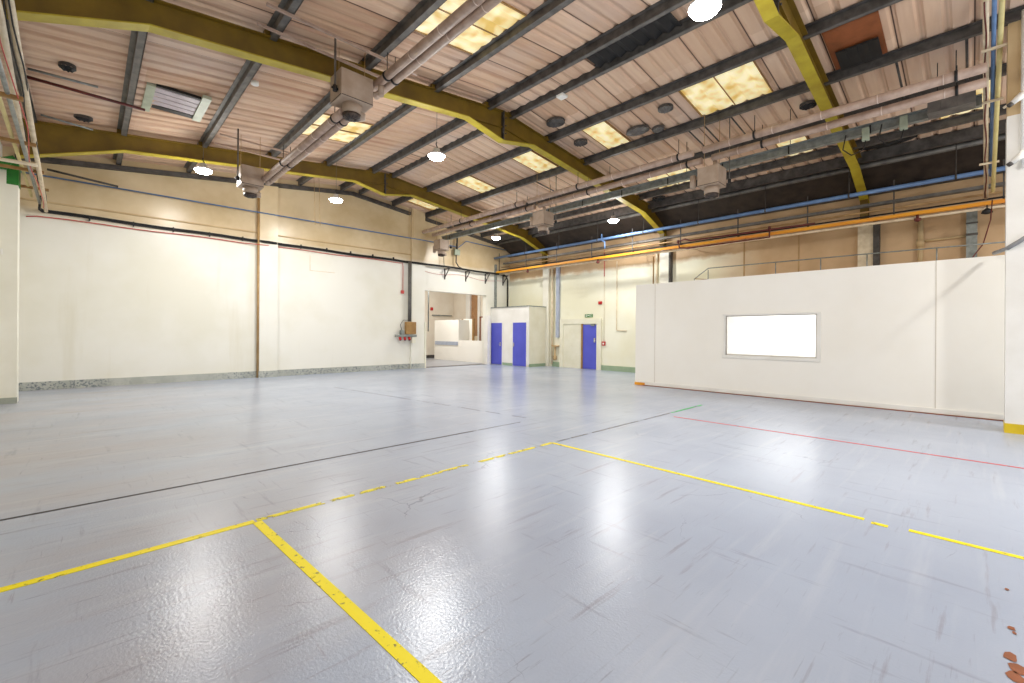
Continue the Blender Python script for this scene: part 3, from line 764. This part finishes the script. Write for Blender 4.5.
b = MB(); b.tube([(12.0, 17.2, 5.55), (12.05, 17.2, 4.75)], .014, 6); b.tube([(12.75, 17.2, 5.9), (12.75, 17.2, 5.0), (12.9, 17.2, 4.8), (13.1, 17.2, 4.74)], .028, 8); b.build('riser', M['dark_steel'], r)
q = thing('junction_box', (12.85, 17.2, 5.6), 'green-grey junction box beside the far heater on the gable wall', 'junction box')
b = MB(); b.box(12.65, 12.95, 17.15, 17.28, 5.35, 5.62); b.build('enclosure', M['grey_box'], q, bevel=.01)
b = MB(); b.tube([(12.8, 17.2, 5.62), (12.8, 17.2, 6.2)], .04, 8); b.build('stub', M['dark_steel'], q)
b = MB(); pts = [(-1.2, YG - .02, 4.62)] + [(-1.0 + i * .6, YG - .045 if not (4.1 < -1 + i * .6 < 5) else YG - .16, 4.66 + .015 * math.sin(i * 1.3)) for i in range(19)] + [(9.95, YG - .05, 4.66), (9.98, YG - .05, 4.5), (9.98, YG - .05, 3.45)]
b.tube(pts, .014, 6); b.box(9.90, 10.03, YG - .07, YG, 3.32, 3.46)
tag(b.build('red_cable', M['red_cable']), 'red cable running under the black cable across the gable wall', 'cable')
b = MB(); pts = [(11.1 + i * .4, YG - .02, 4.42 - .10 * i / 13 - .06 * math.sin(i * .9)) for i in range(13)]
b.tube(pts, .007, 5); tag(b.build('red_wire', M['red_cable']), 'loose thin red wire above the wall opening', 'cable')
for j, x in enumerate((12.2, 13.45, 14.72, 15.95)):
    b = MB(); b.box(x, x + .05, YG - .04, YG, 4.15, 4.66); b.box(x, x + .05, YG - .42, YG, 4.62, 4.66)
    b.prism([(YG - .40, 4.62), (YG - .35, 4.62), (YG, 4.22), (YG, 4.16)], x, x + .03, 'x')
    tag(b.build('wall_bracket', M['dark_steel']), 'dark triangular wall bracket %s' % ['above the left side of the wall opening, leftmost of four', 'above the middle of the wall opening, second from left', 'above the right edge of the wall opening, third from left', 'rightmost of four, above the booth'][j], 'bracket', 'triangular brackets over the opening')
# socket rail and plywood board
r = thing('socket_rail', (10.0, YG, 1.4), 'grey rail of red industrial sockets low on the gable wall', 'socket rail')
b = MB(); b.box(9.55, 10.55, YG - .30, YG - .13, 1.42, 1.52); b.build('shelf', M['galv'], r, bevel=.008)
for j, x in enumerate((9.75, 9.98, 10.2)):
    b = MB(); b.tube([(x, YG - .22, 1.42), (x, YG - .27, 1.28)], .055, 12); s_ = b.build('socket', M['red'], r)
    b = MB(); b.tube([(x, YG - .27, 1.28), (x, YG - .275, 1.265)], .04, 12); b.build('cap', M['black'], s_)
b = MB(); b.box(10.33, 10.50, YG - .28, YG - .13, 1.14, 1.42); b.build('isolator', M['cream_infill'], r, bevel=.01)
b = MB(); b.box(9.80, 9.95, YG - .25, YG - .1, 1.52, 1.72); b.build('outlet_box', M['galv'], r, bevel=.01)
b = MB(); b.tube([(9.87, YG - .16, 1.7), (9.8, YG - .16, 1.95), (9.95, YG - .16, 2.15), (10.2, YG - .16, 2.15)], .012, 6); b.build('lead', M['black'], r)
b = MB(); b.box(10.03, 10.52, YG - .29, YG - .13, 1.54, 2.08); tag(b.build('plywood_box', M['wood'], bevel=.008), 'plywood box standing on the socket rail at the wall pier', 'box')
pipe('downpipe', [(4.29, YG - .09, 0.0), (4.29, YG - .09, 6.7)], .042, 'brown_pipe', 'brown vertical downpipe on the gable wall beside the left pier', 'downpipe', 12)
for x in (4.36, 8.9):
    pass
for x, nm in ((6.25, 'left'), (6.42, 'right')):
    b = MB(); b.tube([(x - .6, 15.9, 7.0), (x - .55, 15.9, 5.35)], .008, 5)
    tag(b.build('hanging_wire', M['brown_pipe']), 'thin cord hanging before the upper gable wall, %s one of a close pair' % nm, 'cord')
b = MB(); b.tube([(10.0, 16.9, 7.0), (10.0, 16.9, 5.75)], .008, 5); b.tube([(10.2, 16.9, 7.0), (10.2, 16.9, 5.75)], .008, 5)
tag(b.build('hanging_wire', M['brown_pipe']), 'looped thin cord beside the gable pier with cables', 'cord')
b = MB(); b.box(11.05, 11.12, YG - .17, YG, 0, 2.1); tag(b.build('edge_board', M['cream_infill']), 'pale upright edge board at the left side of the wall opening', 'board')
# perforated post at corner
b = MB(); b.box(15.36, 15.46, YG - .12, YG - .02, 2.95, 5.2)
tag(b.build('perforated_post', M['galv']), 'grey perforated steel upright on the gable wall above the booth', 'post')
# paint patch outline on gable wall
b = MB(); b.box(6.05, 7.0, YG - .006, YG, 3.93, 3.95); b.box(6.05, 6.07, YG - .006, YG, 3.93, 4.5); struct(b.build('trim_4', M['cpipe']))

# ------------------------------------------------------------------ annex beyond the opening
w = MB(); w.box(10.0, 20.5, 24.0, 24.3, 0, 5.5); struct(w.build('wall_annex_back', M['annex_wall']))
w = MB(); w.box(17.6, 17.9, YG + .3, 24.0, 0, 5.5); struct(w.build('wall_annex_right', M['annex_wall']))
w = MB(); w.box(9.7, 10.0, YG + .3, 24.3, 0, 5.5); struct(w.build('wall_annex_left', M['annex_wall']))
w = MB(); w.box(9.7, 20.5, YG + .3, 24.3, 5.5, 5.6); struct(w.build('ceiling_annex', M['annex_wall']))
w = MB(); w.box(10.0, 17.6, 23.96, 24.0, 0, .18); struct(w.build('baseboard_annex', M['dark_steel']))
r = thing('storage_enclosure', (15.6, 21.5, 0), 'tall white enclosure with blue-grey bumper rail, seen through the opening', 'enclosure')
b = MB(); b.box(15.25, 16.0, 20.3, 22.72, 0, 2.36); b.build('panel', M['white_panel'], r)
b = MB(); b.box(15.21, 15.25, 20.32, 22.60, .90, 1.10); b.build('bumper_rail', M['dado'], r)
b = MB(); b.box(16.0, 16.06, 19.9, 21.1, 0, 2.42); b.build('return_panel', M['white_panel'], r)
b = MB(); b.box(15.97, 16.06, 20.85, 20.98, 0, 2.42); b.box(15.97, 16.06, 19.86, 19.98, 0, 2.42); b.build('edge_trim', M['wood'], r)
b = MB(); b.box(15.9, 17.4, 23.9, 24.0, 2.70, 2.76); tag(b.build('light_batten', M['galv']), 'slim grey batten above the tall white enclosure', 'batten')
b = MB(); b.box(15.23, 15.33, 17.72, 20.35, 0, 1.19); tag(b.build('low_partition', M['white_panel']), 'low pinkish-white partition just inside the wall opening', 'partition')
r = thing('timber_doorway', (17.5, 21.6, 0), 'brown boarded bay between cream posts, seen deep through the opening', 'doorway')
b = MB(); b.box(17.52, 17.6, 21.36, 22.0, 1.42, 5.2); b.build('brown_board', M['annex_board'], r)
b = MB(); b.box(17.52, 17.6, 21.36, 22.0, 0, 1.42); b.build('lower_panel', M['cpipe'], r)
b = MB(); b.box(17.40, 17.6, 22.0, 22.42, 0, 5.2); b.box(17.50, 17.6, 21.15, 21.36, 0, 5.2); b.build('post', M['white'], r)
r = thing('side_door', (17.4, 20.8, 0), 'cream door with dark left frame, deep inside right of the opening', 'door')
b = MB(); b.box(17.5, 17.58, 19.6, 21.02, 0, 2.56); b.build('leaf', M['white_panel'], r)
b = MB(); b.box(17.46, 17.58, 21.02, 21.12, 0, 2.62); b.box(17.46, 17.5, 19.6, 21.02, 2.56, 2.62); b.build('frame', M['brown'], r)
pipe('hanging_conduit', [(13.68, 21, 5.5), (13.68, 21, 1.68)], .035, 'galv', 'grey vertical conduit hanging beyond the left of the opening', 'conduit', 8)
b = MB(); b.box(15.78, 15.92, 23.9, 24.01, 3.03, 3.22); tag(b.build('fire_bell', M['red']), 'small dark red bell on the far annex wall', 'bell')

# white post between opening and booth
b = MB(); b.box(14.80, 15.0, YG - .16, YG + .1, 0, 2.52); tag(b.build('white_post', M['white']), 'short white post between the wall opening and the booth', 'post')

# ------------------------------------------------------------------ booth with two blue doors
r = thing('booth', (15.9, 16.1, 0), 'cream booth in the far corner with two blue doors', 'booth')
b = MB(); b.box(15.17, 16.35, 14.65, 17.38, 0, 2.90); b.build('wall_panel', M['cream_infill'], r)
b = MB(); b.box(15.152, 15.17, 14.63, 17.38, .1, 2.90); b.build('front_panel', M['white'], r)
b = MB(); b.box(15.12, 16.35, 14.61, 17.38, 2.90, 2.94); b.build('roof_edge', M['galv'], r)
b = MB(); b.box(15.145, 15.152, 15.72, 16.5, 0, .13); b.box(15.17, 16.35, 14.63, 14.65, 0, .14); b.build('plinth', M['green_kerb'], r)
for y0, y1, hy, nm in ((16.52, 17.32, 16.60, 'left'), (14.80, 15.70, 15.62, 'right')):
    b = MB(); b.box(15.115, 15.152, y0, y1, .02, 2.13); d = b.build('door', M['blue_door'], r, bevel=.004)
    b = MB(); b.box(15.095, 15.115, hy - .03, hy + .03, .95, 1.15); b.tube([(15.10, hy, 1.05), (15.06, hy, 1.05), (15.06, hy + (.1 if nm == 'left' else -.1), 1.05)], .012, 6); b.build('handle', M['chrome'], d)
    b = MB(); b.box(15.135, 15.154, y0 - .03, y0, 0, 2.16); b.box(15.135, 15.154, y1, y1 + .025, 0, 2.16); b.box(15.135, 15.154, y0, y1, 2.13, 2.16); b.build('door_frame', M['white'], r)

# ------------------------------------------------------------------ exit door bay on right wall
r = bpy.data.objects.new('door_1', None); C.objects.link(r); r.location = (XW, 12.6, 0); r['kind'] = 'structure'
b = MB(); b.box(XW - .08, XW, 13.60, 13.80, 0, 2.30); b.box(XW - .08, XW, 11.42, 11.66, 0, 2.30); b.box(XW - .08, XW, 11.66, 13.60, 2.06, 2.30); b.build('door_frame', M['cream_infill'], r)
b = MB(); b.box(XW - .10, XW - .05, 12.42, 12.50, 0, 2.06); b.build('door_post', M['wood'], r)
b = MB(); b.box(XW - .04, XW, 12.50, 13.60, 0, 2.06); b.build('infill_panel', M['cream_infill'], r)
b = MB(); b.box(XW - .06, XW - .01, 11.68, 12.42, .01, 2.02); d = b.build('door_leaf', M['blue_door'], r, bevel=.004)
b = MB(); b.box(XW - .10, XW - .06, 11.71, 11.79, 1.22, 1.42); b.build('lock_plate', M['chrome'], d)
b = MB(); b.box(XW - .12, XW - .06, 11.75, 11.95, 1.96, 2.03); b.build('door_closer', M['galv'], d)
# exit sign: running figure, arrow, door
r = thing('exit_sign', (XW, 12.1, 2.36), 'green emergency exit sign with white pictograms above the blue exit door', 'sign')
b = MB(); b.box(XW - .03, XW - .001, 11.92, 12.34, 2.36, 2.50); b.build('sign_plate', M['green'], r)
b = MB()
xs0, xs1 = XW - .036, XW - .030
def sgn(y0, y1, z0, z1): b.box(xs0, xs1, y0, y1, z0, z1)
sgn(12.215, 12.235, 2.375, 2.485); sgn(12.06, 12.075, 2.375, 2.485)
b.prism([(12.30, 2.385), (12.285, 2.385), (12.27, 2.42), (12.275, 2.45), (12.29, 2.45)], xs0, xs1, 'x')
b.tube([(xs0, 12.28, 2.465), (xs1, 12.28, 2.465)], .012, 8)
b.prism([(12.28, 2.42), (12.255, 2.385), (12.245, 2.392), (12.268, 2.43)], xs0, xs1, 'x')
b.prism([(12.19, 2.425), (12.14, 2.425), (12.14, 2.405), (12.10, 2.435), (12.14, 2.465), (12.14, 2.445), (12.19, 2.445)], xs0, xs1, 'x')
sgn(11.95, 12.03, 2.38, 2.39); sgn(11.95, 11.96, 2.38, 2.48); sgn(12.02, 12.03, 2.38, 2.48); sgn(11.95, 12.03, 2.47, 2.48)
b.build('pictogram', M['white'], r)
r = thing('fire_alarm_sounder', (XW, 11.5, 2.95), 'red fire alarm sounder high on the right wall above the exit door', 'alarm')
b = MB(); b.box(XW - .05, XW - .001, 11.42, 11.60, 2.92, 3.06); b.build('base', M['red'], r, bevel=.01)
b = MB(); b.tube([(XW - .05, 11.51, 2.99), (XW - .10, 11.51, 2.99)], .05, 16); b.build('horn', M['red'], r)
r = thing('fire_call_point', (XW, 11.3, 1.1), 'red fire call point beside the exit door frame', 'alarm')
b = MB(); b.box(XW - .06, XW - .001, 11.22, 11.38, 1.09, 1.27); b.build('case', M['red'], r, bevel=.008)
b = MB(); b.box(XW - .065, XW - .06, 11.26, 11.34, 1.14, 1.22); b.build('glass', M['white'], r)
# conduits on right wall
pipe('wall_conduit', [(XW - .03, 10.65, 4.75), (XW - .03, 10.65, 1.80), (XW - .03, 10.62, 1.76), (XW - .03, 10.15, 1.74)], .022, 'cpipe', 'cream conduit dropping and turning right on the right wall', 'conduit', 8)
pipe('wall_conduit', [(XW - .02, 11.30, 4.9), (XW - .02, 11.30, 1.3)], .010, 'cpipe', 'thin vertical conduit beside the fire call point', 'conduit', 6)
b = MB(); b.tube([(XW - .025, 11.3, 5.3), (XW - .025, 11.3, 4.15)], .018, 6); tag(b.build('alarm_cable', M['red_cable']), 'short red vertical cable above the fire alarm sounder', 'cable')
b = MB(); b.box(XW - .12, XW - .01, 13.84, 14.02, 1.42, 4.85); tag(b.build('trunking', M['dado']), 'blue-grey vertical trunking on the right wall beside the booth', 'trunking')
pipe('downpipe', [(XW - .12, 14.25, 4.8), (XW - .12, 14.25, .1)], .05, 'cpipe', 'cream vertical pipe between booth and grey trunking', 'downpipe')
r = thing('wall_valve', (XW - .1, 14.1, .7), 'small rusty valve bracket low beside the booth', 'valve')
b = MB(); b.box(XW - .22, XW, 13.85, 14.2, .98, 1.03); b.build('bracket', M['brown_pipe'], r)
b = MB(); b.lathe((XW - .12, 14.05, .30), [(.03, 0), (.09, .04), (.09, .2), (.04, .26), (.04, .66)], 12); b.build('valve_body', M['tan'], r)
b = MB(); b.box(XW - .04, XW, 8.85, 9.35, 3.35, 3.42); b.tube([(XW - .03, 8.95, 3.4), (XW - .03, 8.95, 4.75)], .02, 8); tag(b.build('pipe_outlet', M['wood']), 'brown shelf bracket with thin pipe just above the white room', 'bracket')
pipe('downpipe', [(XW - .06, 8.78, 4.9), (XW - .06, 8.78, 3.2)], .045, 'cpipe', 'cream pipe left of the middle wall column above the white room', 'downpipe')
b = MB(); b.box(XW - .2, XW, 8.14, 8.21, 3.0, 4.92); tag(b.build('black_trunking', M['dark_steel']), 'dark trunking on the right side of the middle wall column', 'trunking')
b = MB(); b.box(XW - .2, XW, 1.86, 2.0, 3.0, 4.92); tag(b.build('black_trunking', M['dark_steel']), 'dark trunking on the right side of the near wall column', 'trunking')
r = thing('downpipe', (XW - .1, 1.0, 3.2), 'cream pipe with collar above the white room, between near column and grey duct', 'downpipe')
b = MB(); b.tube([(XW - .1, 1.0, 4.85), (XW - .1, 1.0, 3.0)], .06, 12); b.build('pipe', M['tan'], r)
b = MB(); b.tube([(XW - .1, 1.0, 4.25), (XW - .1, 1.0, 4.05)], .085, 12); b.tube([(XW - .1, 1.0, 4.2), (XW - .05, .1, 4.22)], .03, 6); b.build('collar', M['tan'], r)
r = thing('wall_duct', (XW, .03, 3.2), 'grey vertical duct at the far right above the white room', 'duct')
b = MB(); b.box(XW - .18, XW, -.07, .13, 3.0, 4.95); b.build('casing', M['galv'], r)
b = MB(); b.box(XW - .19, XW - .17, -.08, .14, 4.2, 4.26); b.box(XW - .19, XW - .17, -.08, .14, 4.5, 4.54); b.build('band', M['dark_steel'], r)
b = MB(); b.tube([(15.4, -.22, 4.74), (15.4, -.22, 4.66)], .012, 6); b.lathe((15.4, -.22, 4.52), [(.03, 0), (.10, .03), (.08, .10), (.03, .14)], 12)
tag(b.build('hanging_hook', M['black']), 'black hook block hanging from the orange rail at far right', 'hook')
pipe('hanging_wire', [(15.2, -.30, 4.8), (15.0, -.27, 4.3), (14.6, -.15, 3.7), (14.2, .1, 3.22)], .012, 'maroon', 'thin dark red wire sagging from the rail at far right', 'cable', 5)

# ------------------------------------------------------------------ white room (partition) with window
PX = 12.66; PY1 = 7.48; PY0 = -3.5; PZ = 3.18
WY0, WY1, WZ0, WZ1 = 2.60, 4.70, 1.06, 2.13
p = MB()
p.box(PX, PX + .12, WY1, PY1, 0, PZ); p.box(PX, PX + .12, PY0, WY0, 0, PZ); p.box(PX, PX + .12, WY0, WY1, 0, WZ0); p.box(PX, PX + .12, WY0, WY1, WZ1, PZ)
p.box(PX + .12, XW, PY1 - .12, PY1, 0, PZ)
p.box(PX + .12, XW, PY0, PY1 - .12, PZ - .14, PZ)
world_mesh(p, 'wall_partition', M['white_panel'])
w = MB(); w.box(XW - .06, XW - .002, PY0, PY1 - .12, 0, PZ - .14); struct(w.build('wall_inner', M['white']))
t = MB()
for y in (6.81, .53): t.box(PX - .004, PX, y - .008, y + .008, .1, PZ)
struct(t.build('trim_5', M['seam']))
t = MB(); t.box(PX - .02, PX, PY0, 7.3, .02, .12); struct(t.build('baseboard_partition', M['white']))
t = MB(); t.box(PX - .022, PX, 7.13, PY1 + .01, 0, .085); tag(t.build('kick_board', M['orange']), 'short orange-brown board at the foot of the white room corner', 'board')
t = MB(); t.box(PX - .05, PX, PY0, 7.2, -.01, .015); struct(t.build('trim_6', M['brown']))
wn = bpy.data.objects.new('window_1', None); C.objects.link(wn); wn.location = (PX, (WY0 + WY1) / 2, WZ0); wn['kind'] = 'structure'
b = MB(); fr = .085
b.box(PX - .03, PX + .02, WY0 - fr, WY1 + fr, WZ0 - fr, WZ0); b.box(PX - .03, PX + .02, WY0 - fr, WY1 + fr, WZ1, WZ1 + fr * .6)
b.box(PX - .03, PX + .02, WY0 - fr, WY0, WZ0, WZ1); b.box(PX - .03, PX + .02, WY1, WY1 + fr * .6, WZ0, WZ1); b.build('window_frame', M['white'], wn, bevel=.006)
b = MB(); b.box(PX + .01, PX + .03, WY0, WY1, WZ0, WZ0 + .03); b.box(PX + .01, PX + .03, WY0, WY1, WZ1 - .02, WZ1); b.box(PX + .01, PX + .03, WY0, WY0 + .025, WZ0, WZ1); b.box(PX + .01, PX + .03, WY1 - .025, WY1, WZ0, WZ1)
b.build('window_bead', M['seam'], wn)
b = MB(); b.box(PX + .05, PX + .056, WY0, WY1, WZ0, WZ1); b.build('window_pane', M['glass'], wn)
# guard rail on its roof
r = thing('guard_rail', (14.5, 3, PZ), 'thin grey guard rail standing on the roof of the white room', 'railing')
b = MB(); b.tube([(14.5, 6.40, 3.45), (14.5, 5.95, 3.76), (14.5, 1.6, 3.72), (14.5, -2.5, 3.66)], .016, 8); b.build('top_rail', M['galv'], r)
b = MB()
for y in (6.40, 5.95, 4.0, 2.9, 1.9, .6): b.tube([(14.5, y, PZ), (14.5, y, 3.45 if y > 6.2 else 3.72)], .014, 8)
b.build('post', M['galv'], r)
b = MB(); b.tube([(14.5, 6.40, 3.46), (14.5, 5.95, 3.40)], .014, 8); b.build('brace', M['brown_pipe'], r)

# ------------------------------------------------------------------ near right column
c = MB(); c.box(11.15, 11.50, -1.6, -.38, 0, 5.32); struct(c.build('column', M['white']))
c = MB(); c.box(11.16, 11.50, -1.6, -.385, 5.32, 6.98); struct(c.build('column_upper', M['tan']))
c = MB(); c.box(11.14, 11.51, -1.6, -.375, 0, .16); struct(c.build('column_plinth', M['yellow']))
pipe('grey_hose', [(12.55, -.28, 3.22), (12.2, -.34, 3.20), (11.12, -.40, 3.10), (11.08, -.50, 3.17), (11.05, -.62, 3.26), (11.05, -.9, 3.32)], .035, 'cable', 'thick grey hose bending from the white room onto the near right column', 'hose', 10)
r = thing('wall_floodlight', (11.1, -.52, 4.6), 'white conduit with two small adjustable fittings on the near right column', 'light fitting')
b = MB(); b.tube([(11.1, -.56, 7.0), (11.1, -.56, 4.4)], .03, 8); b.build('conduit', M['white'], r)
for z, yy in ((5.60, -.56), (4.62, -.56)):
    b = MB(); b.tube([(11.06, yy, z), (11.0, yy + .05, z - .06), (10.98, yy + .13, z - .14)], .045, 12, radii=[.06, .05, .035]); f = b.build('lamp_arm', M['white'], r)
    b = MB(); b.tube([(10.98, yy + .13, z - .14), (10.97, yy + .17, z - .17)], .035, 12); b.build('lamp_tip', M['dark_steel'], f)
b = MB(); b.tube([(11.1, -.34, 5.46), (11.1, -.5, 5.58)], .02, 6); b.build('stay', M['cpipe'], r)

# ------------------------------------------------------------------ floor lines
def stripe(name, p, q, wd, m, label, z=.003, parent=None):
    p = Vector((*p, 0)); q = Vector((*q, 0)); d = (q - p).normalized(); n_ = Vector((-d.y, d.x, 0)) * wd / 2
    b = MB(); b.prism([(v.x, v.y) for v in (p - n_, q - n_, q + n_, p + n_)], .0005, z, 'z')
    o = b.build(name, M[m], parent)
    if parent is None: tag(o, label, 'floor marking')
    return o
stripe('floor_line', (-1.6, 4.13), (1.03, 4.225), .075, 'line_y', 'bold yellow floor line running left from the T-junction')
stripe('floor_line', (1.05, 4.24), (4.96, 4.30), .06, 'line_yw', 'worn yellow floor line between the T-junction and the far corner')
stripe('floor_line', (1.045, 4.20), (1.215, .3), .072, 'line_y', 'bold yellow floor line coming towards the camera from the T-junction')
r = thing('floor_line', (4.95, 2, 0), 'yellow floor line running right from the corner, with a short break', 'floor marking')
for a, c_ in (((4.96, 4.30), (4.943, .655)), ((4.90, .60), (4.90, .49)), ((4.94, .36), (4.925, -3.0))):
    stripe('painted_stretch', a, c_, .055, 'line_y', None, parent=r)
stripe('floor_line', (8.30, 4.05), (8.30, -3.0), .035, 'line_r', 'thin red floor line in front of the white room')
stripe('floor_line', (8.7, 4.29), (10.16, 4.29), .05, 'line_g', 'short green floor line before the white room')
for (p_, q_, wd, m_, lb) in (((-1.6, 5.71), (4.6, 5.69), .036, 'joint', 'long dark open floor joint across the left half'),
                         ((4.6, 5.69), (5.7, 5.69), .02, 'joint2', 'faded end of the dark floor joint near the middle'),
                         ((5.1, 4.30), (8.6, 4.29), .03, 'joint2', 'faint dark floor joint between the yellow corner and the green line'),
                         ((5.2, 12.9), (6.05, 5.9), .018, 'joint2', 'faint floor joint running away towards the opening')):
    o = stripe('floor_joint', p_, q_, wd, m_, lb, .0025)
b = MB()
for i, (x, y, s) in enumerate(((3.70, -.155, .03), (3.655, -.165, .02), (3.37, -.14, .05), (3.28, -.16, .06), (3.18, -.15, .06), (4.25, -.16, .02))):
    n = 9; vs = [b.bm.verts.new((x + s * random.uniform(.6, 1.2) * math.cos(2 * PI * k / n), y + s * .6 * random.uniform(.6, 1.2) * math.sin(2 * PI * k / n), .003)) for k in range(n)]
    b.bm.faces.new(vs)
tag(b.build('bare_patches', M['brown']), 'flaked brown bare patches in the floor paint at lower right edge', 'paint flakes', kind='stuff')

# ------------------------------------------------------------------ light
for x, y, e in ((10.2, 3.0, 350), (10.5, -2.5, 420), (5.5, -3.0, 420), (1.5, -3.0, 300), (9.9, 12.2, 330), (.6, 7.5, 260), (14.6, 3.2, 120)):
    pass
lp = bpy.data.lights.new('room_light', 'AREA'); lp.shape = 'RECTANGLE'; lp.size = 3; lp.size_y = 3; lp.energy = 150
lo = bpy.data.objects.new('room_light', lp); C.objects.link(lo); lo.location = (14.7, 3.5, 3.0)
for x, y, e in ((13.2, 20.5, 170),):  # unseen lamp added to brighten the annex
    light(x, y, 5.3, e, 1.0)
# near end left unwalled so the world background acts as added fill
W = bpy.data.worlds.new('world'); scn.world = W; W.use_nodes = True
bg = W.node_tree.nodes['Background']; bg.inputs[0].default_value = (.93, .96, 1, 1); bg.inputs[1].default_value = 1.1
for x, y in ((5.8, -3.2), (11.0, -3.0)):
    light(x, y, LZ, E0); point(x, y, LZ - .3, EP)  # unseen fill lamps added behind the camera

for o in scn.objects:
    if '_o' in o: del o['_o']
scn.view_settings.view_transform = 'Standard'
scn.view_settings.exposure = 0.38
scn.cycles.use_denoising = True
scn.cycles.max_bounces = 8; scn.cycles.diffuse_bounces = 5; scn.cycles.glossy_bounces = 3; scn.cycles.transparent_max_bounces = 12
scn.cycles.sample_clamp_indirect = 6
